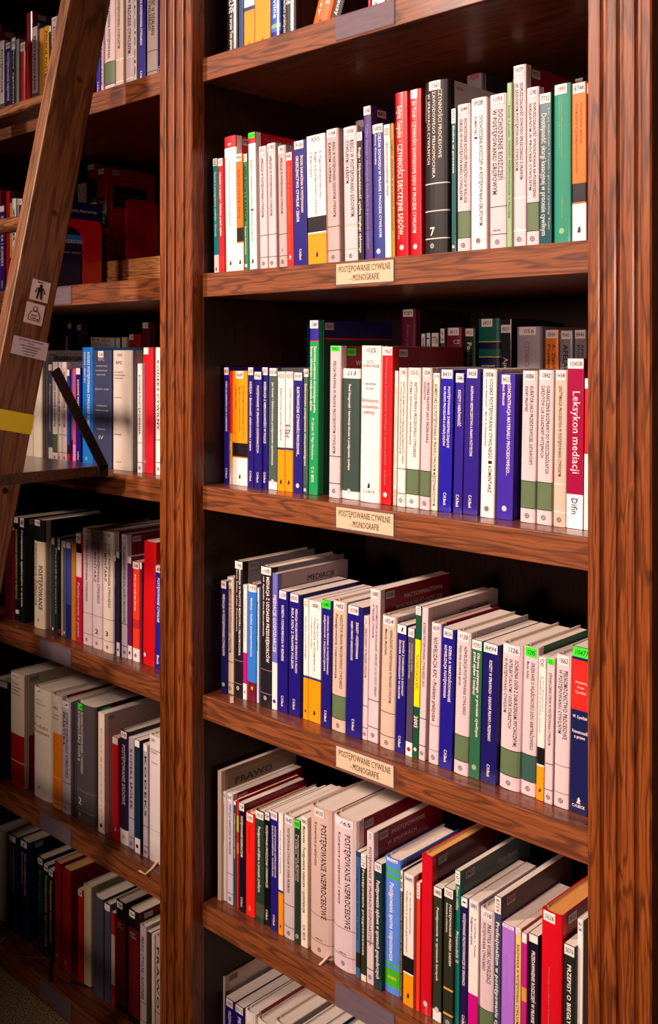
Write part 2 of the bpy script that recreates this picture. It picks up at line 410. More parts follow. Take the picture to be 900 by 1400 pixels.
    if st is not None:
        sc = {'': 'f0e0da', 'g': '38e828', 'd': 'e8d8d8'}[o.get('sk', '')]
        hs = o.get('sh', .0125); up = .0004
        x0, x1 = o.get('sx', (.06, .94) if w < .022 else (.16, .84)); z1 = H-.0005-o.get('sz', 0); z0 = z1-hs
        b = MB(); N_ = 6; vs = []
        for k in range(N_+1):
            x = w*(x0+(x1-x0)*k/N_); vs += [(x, fy(x)-.0006, z0), (x, fy(x)-.0006, z1)]
        b.add(vs, [(2*k, 2*k+2, 2*k+3, 2*k+1) for k in range(N_)], mat(sc, .5, .1))
        x0 *= w; x1 *= w
        if st:
            if x1-x0 > .0105:
                vs, fs, wd = layout(st, 'n'); sx = (x1-x0)*.82/wd; sz = hs*.5/CAP
                b.add([(x0+(x1-x0)*.09+p*sx+q*.12*sx, fy(x0+p*sx)-.0009, z0+hs*.24+q*sz) for p, q in vs], fs, ink('1a1210'))
            else:
                vs, fs, wd = layout(st, 'n'); sx = hs*.8/wd; sz = (x1-x0)*.55/CAP; xx = x0+(x1-x0)*.22
                b.add([(xx+q*sz, fy(xx)-.0009, z1-hs*.1-p*sx) for p, q in vs], fs, ink('1a1210'))
        b.obj('library_sticker', R)
    cs = o.get('cs')                         # sticker on the front cover
    if cs is not None:
        b = MB(); y0 = .012+sag; z1 = H-.004
        if o.get('csy'): y0 += o['csy']
        b.add([(w+.0005, y0, z1-.011), (w+.0005, y0+.02, z1-.011), (w+.0005, y0+.02, z1), (w+.0005, y0, z1)], [(0, 1, 2, 3)], mat('38e828' if o.get('csk') == 'g' else 'b8a8a8', .5))
        if cs:
            vs, fs, wd = layout(cs, 'n'); sx = .017/wd; sz = .006/CAP
            b.add([(w+.0008, y0+.0015+p*sx, z1-.0085+q*sz) for p, q in vs], fs, ink('1a1210'))
        b.obj('cover_sticker', R)
    if o.get('ct') or o.get('cp'):
        b = MB()
        for (y0, y1, z0, z1, c) in o.get('cp', []):
            b.add([(w+.0003, y0, z0*H), (w+.0003, y1, z0*H), (w+.0003, y1, z1*H), (w+.0003, y0, z1*H)], [(0, 1, 2, 3)], mat(col(c), rg, gl))
        for L in o.get('ct', []):               # text, y0, y1, z (m below the top), size, colour, font
            vs, fs, wd = layout(L[0], L[6] if len(L) > 6 else 'ns'); sx = (L[2]-L[1])/wd; sz = L[4]/CAP
            b.add([(w+.0006, L[1]+p*sx, H-L[3]+q*sz) for p, q in vs], fs, ink(col(L[5])))
        if b.v: b.obj('cover_title', R)
    return R, w, H, D

ORD = ['', 'first', 'second', 'third', 'fourth', 'fifth', 'sixth', 'seventh', 'eighth', 'ninth', 'tenth', 'eleventh', 'twelfth', 'thirteenth', 'fourteenth', 'fifteenth',
       'sixteenth', 'seventeenth', 'eighteenth', 'nineteenth', 'twentieth']
ORD += ['twenty-'+w_ for w_ in ORD[1:10]]+['thirtieth']+['thirty-'+w_ for w_ in ORD[1:10]]+['fortieth']
def place(side, row, books, back=False):
    """books: (xl, xr, ytop, look, style) in photograph pixels at mid height"""
    n = len(books)
    for i, (xl, xr, yt, look, o) in enumerate(books):
        o = dict(o); Y = o.get('Y', INS[row] if not back else .25)
        # gentle unevenness in how far books are pushed in
        if 'Y' not in o: Y += random.uniform(-.003, .004)
        Z = FZ[row]+(RZ if back else 0)+.0004
        X0, t = ray(xl, Y); X1, _ = ray(xr, Y)
        if 'X1' in o: X1 = o['X1']
        H = (HY-yt)/F*t+ZC-Z
        lo, hi = (.0008, .7418) if side == 'r' else (-.8308, -.0774)
        sh = 0
        if 'ln' not in o or abs(o['ln']) < 5:
            sh = abs(sin(radians(o['ln'] if 'ln' in o else (0 if back else lean_at((side, row), (xl+xr)/2)))))*H/2
        X0 = max(X0, lo+sh); X1 = min(X1, hi-sh)
        H = o.get('H', H)
        k = i+1 if side == 'r' else n-i
        where = f"{ORD[k]} from {'left' if side == 'r' else 'right'}, {'right' if side == 'r' else 'left'} bay's {ROWNAME[row]} shelf"
        if back: where = f"{ORD[i+1]} from left, back row, {'right' if side == 'r' else 'left'} bay's {ROWNAME[row]} shelf"
        o['label'] = look+', '+where
        if len(o['label'].replace('-', ' ').split()) > 16: print('LONG', o['label'])
        o['group'] = f"books on the {'right' if side == 'r' else 'left'} bay's {ROWNAME[row]} shelf"+(' in the back row' if back else '')
        if back: o.setdefault('D', .135)
        a = radians(o['ln'] if 'ln' in o else (0 if back else lean_at((side, row), (xl+xr)/2)))
        g = .0004
        R, w, H, D = make_book(X0+g, X1-g, Y, Z, H, o)
        # lean about the middle, then rest the lowest edge on the board
        cx = X0+g+w/2; 
        bx = cx-sin(a)*H/2*(1 if abs(a) < .1 else 0)
        M = Matrix.Rotation(a, 4, 'Y')
        low = min((M @ Vector((x, 0, 0))).z for x in (-w/2, w/2))
        off = M @ Vector((-w/2, 0, 0))
        R.location = (bx+off.x, Y, Z-low+off.z); R.rotation_euler = (0, a, 0)
def T(lines, c, top=.91, font='bs', k=1.0):
    if not lines: return []
    n = len(lines); xs = {1: [.5], 2: [.68, .34], 3: [.75, .5, .25]}[n]; hf = {1: .36, 2: .19, 3: .135}[n]*k
    return [(t, top, bt, xs[i], hf*(z if z else 1), c, font) for i, (t, bt, z) in enumerate([(q+(None,))[:3] for q in lines])]
def mk(base, **kw):
    d = dict(base); d.update(kw); return d
def LEX(lines, s='', g=0, c='P', dark='k', **kw):
    b = [(.27, .2755, dark), (.092, .0975, dark)]
    if g: b = [(.0975, .27, 'g')]+b
    d = dict(c=c, b=b, t=T(lines, 'k', .9, 'bs', 1.1), g='ring', gc='i', s=s, sk='d', cf='D', cb=[(0, .72, 'c')], gl=.25, sx=(.12, .88), hard=True, hc=c)
    d.update(kw); return d
def BECK(top, mid, low, lines=(), s='', tc='k', **kw):
    b = [(0, .24, low), (.24, .25, 'w' if low == 'A' else 'O'), (.25, .37, mid), (.37, 1, top)]
    d = dict(c=top, b=b, t=T(lines, tc, .87, 'n', .9) if lines else [], g='beck', gc='d', gz=.07, s=s, gl=.4, cf=top, hard=False)
    d.update(kw); return d
def BECKW(s='', lines=(), **kw):
    b = [(0, .345, 'A'), (.345, .365, 'n'), (.365, 1, 'W')]
    d = dict(c='W', b=b, t=T(lines, 'k', .86, 'n', .8) if lines else [], g='beck', gc='d', gz=.07, s=s, gl=.4, cf='c', hard=False)
    d.update(kw); return d
def CHB(lines, s='', c='N', bot='C.H.Beck', **kw):
    d = dict(c=c, t=T(lines, 'X', .88, 'b')+([(bot, .135, .045, .5, .34, 'X', 'b')] if bot else []), s=s, gl=.5, rg=.3, cf=c, hard=False)
    d.update(kw); return d
def PLAIN(c0, lines=(), tc='X', s='', font='b', top=.88, **kw):
    d = dict(c=c0, t=T(lines, tc, top, font) if lines else [], s=s, gl=.35)
    d.update(kw); return d

# ---------------- right bay, second shelf (S1)
place('r', 1, [
 (291.8, 298.3, 217, 'thin teal paperback with white foot', PLAIN('t', [('Dowód w postępowaniu cywilnym • Dowody', .32)], s='1078', b=[(0, .16, 'W')], g='beck', gc='k', gz=.035)),
 (298.5, 305.8, 217, 'thin crimson paperback', PLAIN('R', [('Adwokat a zespoły • Adwokat przed sądem', .32)], s='1077', b=[(.04, .15, 'r')])),
 (306, 322.8, 188, 'tall white book with red head band', PLAIN('W', [('Komentarz do ustawy o kosztach sądowych', .34, .4)], tc='f', s=None, top=.83, font='n', b=[(.915, 1, 'R')], g='beck', gc='d', gz=.06, h=[('KP', .4, .65, .93, .004, 'X')], cf='c', cb=[(.86, 1, 'R')], cs='9988')),
 (323, 332.3, 211, 'slim orange book with black band and white foot', BECK('O', 'k', 'W', [('Apelacja cywilna i karna', .45)], s='9958')),
 (332.5, 339.2, 211, 'green paperback titled APELACJA I KASACJA', PLAIN('G', [('APELACJA I KASACJA', .42)], tc='k', s='10233', t=[('APELACJA I KASACJA', .9, .42, .5, .6, 'k', 'b'), ('Roman Komentarz', .38, .14, .5, .3, 'X', 'n')], g='dot', gc='X')),
 (339.5, 349.8, 182, 'tall white book with green sticker, red cover band', PLAIN('W', [('Apelacja w postępowaniu cywilnym ■ Komentarz praktyczny', .2)], tc='i', s='10233', sk='g', sh=.009, top=.8, font='n', b=[(.92, 1, 'R')], g='beck', gc='d', gz=.06, cf='c', cb=[(.88, 1, 'R')], hard=True, ct=[('Apelacje i Kasacje', .02, .11, .012, .006, 'f')])),
 (354, 364.8, 201, 'pale pink book numbered 8711', LEX([('APELACJA W POSTĘPOWANIU CYWILNYM', .42)], '8711', cf='c', cb=[])),
 (365, 376.8, 197, 'pale pink book numbered 9170', LEX([('APELACJA W POSTĘPOWANIU CYWILNYM', .42)], '9170', cf='c', cb=[])),
 (380, 391.3, 200, 'grey-pink book with volume mark 1', LEX([('APELACJA W POSTĘPOWANIU CYWILNYM', .44)], '1992', c='Q', cf='c', cb=[], h=[('1', .4, .6, .13, .004, 'k')])),
 (391.5, 400.8, 209, 'bright red book with white griffin emblem', PLAIN('r', [('Apelacja w procesie cywilnym • Komentarz', .13)], tc='O', s='PWPR', font='n', g='beck', gc='X', gz=.08, gl=.5)),
 (401, 419.5, 194, 'navy paperback numbered 9106', CHB([('ŚRODKI ZASKARŻENIA W POSTĘPOWANIU', .42), ('ORZECZNICTWO CYWILNE • ZBIÓR', .35)], '9106')),
 (420, 445.5, 187, 'wide white, black and amber book numbered 9205', BECK('W', 'k', 'A', [('K. Flaga-Gieruszyńska (red.)', .5), ('Biegły w postępowaniu cywilnym', .38, 1.1), ('i karnym', .68, 1.1)], s='9205', sx=(.2, .8))),
 (445.8, 463, 178, 'grey-pink book numbered 9104', LEX([('BIEGLI W POSTĘPOWANIU SĄDOWYM CYWILNYM', .34), ('KARNYM • OPINIA', .6)], '9104', c='Q', cf='c', cb=[])),
 (469, 488, 175, 'pink book titled BIEGLI W POSTĘPOWANIU SĄDOWYM', LEX([('BIEGLI W POSTĘPOWANIU SĄDOWYM', .33, 1.2), ('CYWILNYM I KARNYM', .58, 1.2)], '10556', dark='z', cf='c', cb=[])),
 (488.5, 497, 181, 'thin dark brown book with white lettering', PLAIN('k', [('Biegły • Odpowiedzialność cywilna biegłego sądowego', .06)], s='1077')),
 (497.5, 508.5, 146, 'tall purple book with navy cover', PLAIN('p', [('Ciężar dowodu • obowiązek dowodzenia w procesie cywilnym', .07)], tc='L', s='10768', hard=True, cf='Z', cs='8805', gl=.6, font='bs')),
 (509, 525, 171, 'blue book titled CIĘŻAR DOWODU', PLAIN('2c3488', [('CIĘŻAR DOWODU W PRAWIE I PROCESIE CYWILNYM', .16), ('Anna Klaudia', .7, .7)], s='4805', g='dot', gc='X', gz=.06, top=.93)),
 (525.3, 534.5, 171, 'cream book with vertical number sticker', PLAIN('X', [('CIĘŻAR DOWODU W POLSKIM PROCESIE CYWILNYM', .47)], tc='k', s='3535', sh=.02, font='b', top=.87)),
 (534.8, 539.5, 169, 'thin mustard book', PLAIN('o', [('Ciężar dowodu w procesie cywilnym', .2)], tc='d', s=None)),
 (540, 557.5, 128, 'shiny red book, CZYNNOŚCI DECYZYJNE SĄDÓW', PLAIN('R', [], t=[('Edyta Gapska • CZYNNOŚCI DECYZYJNE SĄDÓW...', .92, .11, .42, .44, 'E', 'b')], s='', sk='', sh=.0001, gl=1, rg=.2, g='dot', gc='h', gz=.06)),
 (559, 576, 124, 'shiny red book, CZYNNOŚCI DOWODOWE SĄDU', PLAIN('R', [], t=[('Jan Turek • CZYNNOŚCI DOWODOWE SĄDU W PROCESIE CYWILNYM', .93, .14, .45, .34, 'E', 'b')], s='', sx=(.2, .75), gl=1, rg=.2, g='dot', gc='h', gz=.06)),
 (578, 611, 114, 'thick black book with volume number 7', PLAIN('1c1618', [], b=[(.405, .412, 'h'), (.247, .254, 'h'), (.088, .095, 'h')], s='10561', sx=(.26, .74), hard=True, sag=.008, g='ring', gc='h', gz=.05, gx=.4, cf='c', hc='K' if 0 else '120e10',
    t=[('CZYNNOŚCI PROCESOWE', .95, .55, .72, .12, 'X', 'ns'), ('ZAWODOWEGO PEŁNOMOCNIKA', .94, .44, .47, .12, 'X', 'ns'), ('W SPRAWACH CYWILNYCH', .93, .52, .24, .12, 'X', 'ns'), ('Henryk Pietrzkowski', .93, .77, .1, .07, 'h', 's' if 0 else 'ns')], h=[('7', .3, .52, .11, .011, 'X', 'bs')], ct=[('CZYNNOŚCI', .07, .13, .022, .006, 'k')], cs='10161')),
 (617, 624, 149, 'thin dark teal book', PLAIN('T', [('Dobra w procesie', .55)], s='9011', sh=.02, g='dot', gc='X')),
 (624.5, 642.5, 144, 'pink book with green block, DOCHODZENIE ROSZCZEŃ PIENIĘŻNYCH', LEX([('DOCHODZENIE ROSZCZEŃ PIENIĘŻNYCH W WALUCIE', .33), ('OBCEJ W POSTĘPOWANIU CYWILNYM', .35)], '10644', 1, cf='c', cb=[])),
 (643, 665, 136, 'white book numbered 8928 with spine word KOMENTARZ', PLAIN('W', [('DOCHODZENIE ROSZCZEŃ W POSTĘPOWANIU GRUPOWYM', .16, 1.1), ('KOMENTARZ ■', .73, 1.1)], tc='k', s='8928', sk='d', g='dot', gc='e', gz=.065, cf='f', hard=True, hc='W')),
 (668.5, 692, 131, 'wide pink book titled DOCHODZENIE ROSZCZEŃ, numbered 9391', LEX([('DOCHODZENIE ROSZCZEŃ', .44, 1.2), ('W POSTĘPOWANIU GRUPOWYM', .35, 1.2)], '9391', h=[('J. MISZTAL', .2, .7, .115, .002, 'k')])),
 (693, 700.3, 114, 'thin pale green book', PLAIN('j', [('• Dowody w procesie • DOWODY PRZEPROWADZONE W PROCESIE', .18)], tc='v', s=None)),
 (700.8, 719, 91, 'tallest pink book numbered 9977 with crimson cover', LEX([('DOPUSZCZALNOŚĆ DOWODU SPRZECZNEGO Z PRAWEM', .37), ('W SĄDOWYM POSTĘPOWANIU CYWILNYM', .42)], '9977', dark='w', cb=[(0, .5, 'c')], cs='9977', ct=[('DOPUSZCZALNOŚĆ', .075, .16, .022, .006, 'P')])),  # foil lines coloured white to paint in their glints
 (719.3, 736.8, 121, 'pink book with green block numbered 10390', LEX([('DOPUSZCZALNOŚĆ WYROKOWANIA NA POSIEDZENIU', .3), ('NIEJAWNYM W PROCESIE CYWILNYM', .35)], '10390', 1)),
 (737.3, 754.5, 129, 'dark teal book, Dostępność skargi kasacyjnej', PLAIN('T', [], t=[('Dostępność skargi kasacyjnej w procesie cywilnym', .87, .06, .4, .4, 'X', 'ns'), ('Ius et iudicium • Prawo i proces cywilny Tom', .9, .1, .82, .14, 'h', 'n')], s='7732', gl=1, rg=.2)),
 (756.3, 780.5, 117, 'jade green book numbered 10991', PLAIN('1a8468', [], t=[('Doręczenia elektroniczne w postępowaniu', .9, .54, .52, .09, 'j', 'n'), ('cywilnym • Komentarz', .9, .6, .38, .09, 'j', 'n'), ('Studia prawnicze', .3, .16, .55, .09, 'j', 'n')], s='10991', sx=(.08, .8), g='dot', gc='j', gz=.08, hard=True, sag=.003)),
 (782, 802, 115, 'orange, black and white book numbered 8744', BECK('O', 'k', 'W', [('Orzecznictwo sądowe', .62), ('Doręczenia w postępowaniu cywilnym', .43)], s='8744', sx=(.08, .92), gl=.9)),
 (802.6, 808, 114, 'navy book mostly hidden behind the pillar', PLAIN('N', s='')),
])
place('r', 1, [
 (484, 500, 166, 'dark grey book behind a brown spine', PLAIN('c', s='', c='4c4446')),
 (637, 658, 104, 'dark book with red lettering', PLAIN('f', [], h=[('NEW', .25, .9, .965, .009, 'R', 'bs')], s=None, c='9a8c92', cf='3a3236')),
 (700, 716, 108, 'dark crimson book', PLAIN('D', s='')),
 (786, 798, 108, 'dark grey book beside the right pillar', PLAIN('s', s='8802')),
], back=True)
# ---------------- right bay, third shelf (S2)
place('r', 2, [
 (306.3, 313.3, 502, 'thin navy paperback', CHB([('EGZEKUCJA ADMINISTRACYJNA W ADMINISTRACJI', .45)], '8431')),
 (313.4, 317.4, 507, 'very thin red and orange book', PLAIN('r', [('Postępowanie zabezpieczające i egzekucyjne', .1)], tc='k', b=[(0, .15, 'B'), (.15, .45, 'z')], s=None)),
 (317.6, 338.4, 507, 'amber, black and white book', BECK('A', 'k', 'W', [('E. Marszałkowska-Krześ • E. Gil', .43), ('Egzekucja z nieruchomości', .47), ('w sprawach cywilnych', .66)], s='9689', sx=(.25, .75), tc='d')),
 (339, 346.8, 502, 'thin navy paperback', CHB([('KSIĘGA • Bankowość elektroniczna i prawo', .3)], '10243')),
 (347.3, 358, 508, 'navy paperback', CHB([('POSTĘPOWANIE W SPRAWACH GOSPODARCZYCH', .3)], '9546')),
 (358.2, 366.6, 502, 'navy paperback with raised sticker', CHB([('EGZEKUCJA Z NIERUCHOMOŚCI W POLSCE', .37)], '9751')),
 (367.3, 379, 503, 'grey-green book with white foot and sticker', PLAIN('M', [('Jan Kowal • Elektroniczne postępowanie upominawcze', .2, .6)], c='43564e', b=[(0, .065, 'W')], s='10254', g='dot', gc='h', gz=.065, sx=(0, 1), cf='c')),
 (379.4, 389.6, 508, 'white and orange book numbered 4222', BECKW('4222', [('Elektroniczne czynności sądowe', .42)])),
 (389.8, 400.6, 508, 'white and orange book titled E-Sąd', BECKW('4223', t=[('Kodeks postępowania cywilnego', .86, .48, .68, .2, 'k', 'n'), ('E-Sąd', .56, .45, .35, .42, 'k', 'b')])),
 (401.5, 413.8, 509, 'indigo book titled ELEKTRONICZNE CZYNNOŚCI', PLAIN('N', [('ELEKTRONICZNE CZYNNOŚCI PROCESOWE...', .3, 1.1)], s='9197', g='dot', gc='h', gz=.06, cf='c')),
 (414.3, 421.3, 504, 'grey-green book beside a taller green one', PLAIN('M', [('Elektroniczne postępowanie wieczystoksięgowe', .22)], c='43564e', b=[(0, .08, '2c5048')], s='34', sx=(0, 1), g='dot', gc='h', gz=.03)),
 (421.8, 434.8, 438, 'tall bright green book with blue head', PLAIN('109450', [], b=[(.885, 1, 'V'), (.878, .885, 'R')], t=[('Elektroniczne postępowanie wieczystoksięgowe cywilne', .85, .47, .68, .3, 'X', 'b'), ('Systemy informatyczne i postępowanie sądowe', .85, .48, .3, .3, 'X', 'b'), ('M. Głodek / B. Pęgo-Niewiadoma', .44, .2, .5, .3, 'X', 'n'), ('C. H. BECK', .16, .07, .5, .4, 'X', 'b')], s='9580', cf='0c3c28', cb=[(.9, 1, '100c48'), (.89, .9, 'R')], cs='9580', D=.18)),
 (449.5, 465, 473, 'pink book titled FIKCJA PRAWNA with green sticker', LEX([('FIKCJA PRAWNA W PRAWIE PROCESOWYM CYWILNYM', .29, 1.0)], '10455', sk='g', sh=.008, cs='10455', csk='g', ct=[('W PRAWIE', .035, .09, .03, .007, 'P')], c='P')),
 (465.6, 490.6, 504, 'grey-green book with white head, numbered 9213', PLAIN('M', [('Paweł Grzegorczyk • Interwencja uboczna w postępowaniu cywilnym', .22, .34)], c='34463e', b=[(0, .06, 'W'), (.925, 1, 'W')], s='9213', sk='d', g='dot', gc='h', gz=.06, cf='c', sx=(.1, .9))),
 (491.2, 519.4, 473, 'wide cream book titled Informatyzacja', PLAIN('W', [], s='9025', sk='', hard=True, cf='e', h=[('DUŻE', .35, .68, .885, .0042, 'k', 'ns'), ('KOMENTARZE', .1, .92, .862, .0042, 'k', 'ns'), ('Gołaczyński', .2, .78, .75, .0036, 'k', 'ns'), ('Szostek', .3, .68, .72, .0036, 'k', 'ns'), ('Informatyzacja', .06, .9, .64, .0055, 'R', 'ns'), ('postępowania', .08, .88, .6, .0055, 'R', 'ns'), ('cywilnego', .16, .76, .565, .0055, 'R', 'ns'), ('C.H.BECK', .2, .8, .06, .0035, 'k', 'ns')],
    g='beck', gc='k', gz=.1, b=[(.905, .9065, 'f'), (.85, .8515, 'f'), (.083, .0845, 'f')])),
 (520.3, 535.8, 474, 'tall red hardback with wide shade-darkened cover', PLAIN('R', [('Informatyzacja postępowania cywilnego w prawie polskim • wybrane', .12, .55)], c='c00408', tc='f', s='8963', cf='6c0418', cs='8963', hard=True, D=.175, g='dot', gc='h', gz=.06, gl=.8, top=.93)),  # red front cover painted darker than the spine, as its shaded side
 (538.3, 543.3, 507, 'thin cream book with yellow lettering', PLAIN('X', [('INSTYTUCJE POSTĘPOWANIA CYWILNEGO W EUROPIE', .15)], tc='Y', s=None, b=[(0, .12, 'B')])),
 (543.6, 555, 503, 'pale book with fine serif title numbered 1374', LEX([('INSTYTUCJE REKTORÓW A REALIZACJA PRAWA DO SĄDU', .31, .9), ('W CYWILNYM POSTĘPOWANIU ROZPOZNAWCZYM', .38, .9)], '1374', c='X', cf='c', cb=[])),
 (555.3, 573.3, 503, 'pale book with green block numbered 10215', LEX([('INSTYTUCJE PRAWA PROCESOWEGO CYWILNEGO', .36, 1.0), ('Księga jubileuszowa dedykowana', .45, .7)], '10215', 1, c='X', cf='f', cb=[])),
 (574.8, 589, 503, 'pink book with green block, INTERES PRAWNY', LEX([('INTERES PRAWNY JAKO PRZESŁANKA', .47, 1.0), ('POWÓDZTWA', .77, .9)], '10334', 1, cf='c', cb=[])),
 (590.2, 600, 510, 'cream book with heavy black lettering', PLAIN('E', [('KOMENTARZ DO POSTĘPOWANIA W PRAWIE CYWILNYM MIĘDZYNARODOWYM', .03, 1.1)], tc='k', s='10', sh=.008, top=.92)),
 (601.2, 618.8, 505, 'bright blue paperback numbered 8431', CHB([('POSTĘPOWANIE ZABEZPIECZAJĄCE', .45, .9), ('NA PRAWO PROCESOWE A USTRÓJ SĄDÓW', .46, .9)], '8431', c='U', rg=.25, gl=1)),
 (621, 633.5, 510, 'violet-blue paperback with low sticker', CHB([('KOSZTY I NIERÓWNOŚĆ', .62)], '1046', c='2c1888', gl=1)),
 (634.2, 654.8, 504, 'wide indigo book numbered 8458', CHB([('ROZPRAWA I BEZPIECZEŃSTWO A PRAWO POŻYTECZNE', .4, 1.0)], '8458', c='2a1480', gl=1)),
 (657.3, 677, 505, 'white book titled KODEKS POSTĘPOWANIA CYWILNEGO', PLAIN('W', [('KODEKS POSTĘPOWANIA CYWILNEGO ■ KOMENTARZ', .17, 1.15), ('Janusz Adamczyk • Maria Andrzejewska', .48, .6)], tc='k', s='8806', sx=(.1, .9), g='dot', gc='e', gz=.06, top=.94, cf='c', hard=True, hc='W')),
 (680.3, 702.5, 511, 'violet-blue hardback titled KONCENTRACJA MATERIAŁU', PLAIN('3a1c9c', [('KONCENTRACJA MATERIAŁU PROCESOWEGO...', .3, 1.0), ('Łukasz Błaszczak', .78, .8)], s='8452', sx=(.2, .72), sz=.001, g='dot', gc='h', gz=.075, cf='0c0848', hard=True, sag=.001, top=.94)),
 (711.8, 733, 507, 'pink book with green block numbered 8886', LEX([('KURATOR JAKO PRZEDSTAWICIEL USTAWOWY', .38, 1.1), ('OSOBY PRAWNEJ', .73, 1.1)], '8886', 1, cf='c', cb=[], dark='x')),
 (734, 755.5, 506, 'pink book with green block numbered 10842', LEX([('OGRANICZENIE ROZPRAWY DO POSZCZEGÓLNYCH', .33, 1.1), ('ZARZUTÓW LUB ZAGADNIEŃ WSTĘPNYCH', .43, 1.1)], '10842', 1, cf='c', cb=[], dark='x')),
 (757, 774.6, 506, 'beige book titled LEGITYMACJA PROCESOWA', LEX([('LEGITYMACJA PROCESOWA W POSTĘPOWANIU CYWILNYM', .32, .9)], '9434', c='B', dark='X', cf='c', cb=[])),
 (775, 798, 490, 'crimson and white book titled Leksykon mediacji', PLAIN('M', [], t=[('Leksykon mediacji', .81, .32, .58, .44, 'X', 'ns'), ('Difin', .18, .08, .5, .36, 'k', 'b')], b=[(0, .2, 'w')], s='10408', sx=(.02, .98), gl=.9, rg=.2, hard=False)),
 (798.6, 806, 517, 'red book with white foot against the pillar', PLAIN('r', b=[(0, .5, 'W')], s='')),
])
place('r', 2, [
 (412, 421, 443, 'tall blue book', PLAIN('1c4890', s=None, b=[(.84, .85, 'G'), (.74, .75, 'G')])),
 (548, 568, 423, 'dark crimson hardback', PLAIN('M', [('Prawo procesowe • Księga', .45, .5)], c='6a1434', tc='f', s='9089', hard=True, sag=.003, cf='2a0814')),
 (576, 582, 456, 'thin dark book with pale sticker', PLAIN('T', s='9', sh=.03)),
 (582.5, 589, 455, 'thin teal book with pale sticker', PLAIN('T', s='14', sh=.03)),
 (590, 600.5, 455, 'teal book numbered 7734', PLAIN('T', s='7734', sh=.024)),
 (602, 608.5, 449, 'thin dark book with tall sticker', PLAIN('M', s='73', sh=.024, c='4a3a44')),
 (609, 631, 448, 'crimson book numbered 8611', PLAIN('7a1834', s='8611', h=[('CZ', .5, .9, .86, .006, 'X', 'ns')])),
 (634, 650, 449, 'dark green book numbered 8422', PLAIN('1c3428', [('Postępowanie', .5)], s='8422', cf='c')),
 (652, 683, 436, 'wide teal and navy book numbered 8431', PLAIN('101440', s='8431', b=[(.82, 1, '0c5a50'), (.815, .82, 'y'), (.70, .76, '0c5a50'), (.695, .70, 'y')], sx=(.2, .7), h=[('ODWOŁANIE', .2, .8, .62, .003, 'X', 'ns'), ('W POSTĘPOWANIU', .1, .9, .58, .003, 'X', 'ns'), ('CYWILNYM', .3, .75, .54, .003, 'X', 'ns')])),
 (684.5, 699.5, 437, 'black book titled Apelacja', PLAIN('x', [], t=[('Apelacja w postępowaniu', .7, .1, .5, .42, 'X', 'ns')], s='8805', sz=.008, gl=1)),
 (704, 738, 447, 'thick grey-lilac hardback', PLAIN('c', [('CZYNNOŚCI PROCESOWE', .3, .5)], c='a89aa4', tc='f', s='1056', hard=True, sag=.008)),
 (744.5, 763.5, 451, 'orange book numbered 8846', PLAIN('e87818', [('A. Zieliński', .6), ('Postępowanie cywilne', .3)], tc='k', s='8846', sx=(.1, .9))),
 (764.5, 783, 452, 'grey book numbered 9040', PLAIN('8a7e88', [('APELACJA W', .5)], tc='k', s='9040')),
 (785.5, 802, 451, 'grey book next to the right pillar', PLAIN('8a7e88', [('APELACJA KASACJA', .4), ('POSTĘPOWANIE', .4)], tc='k', s='8846')),
], back=True)
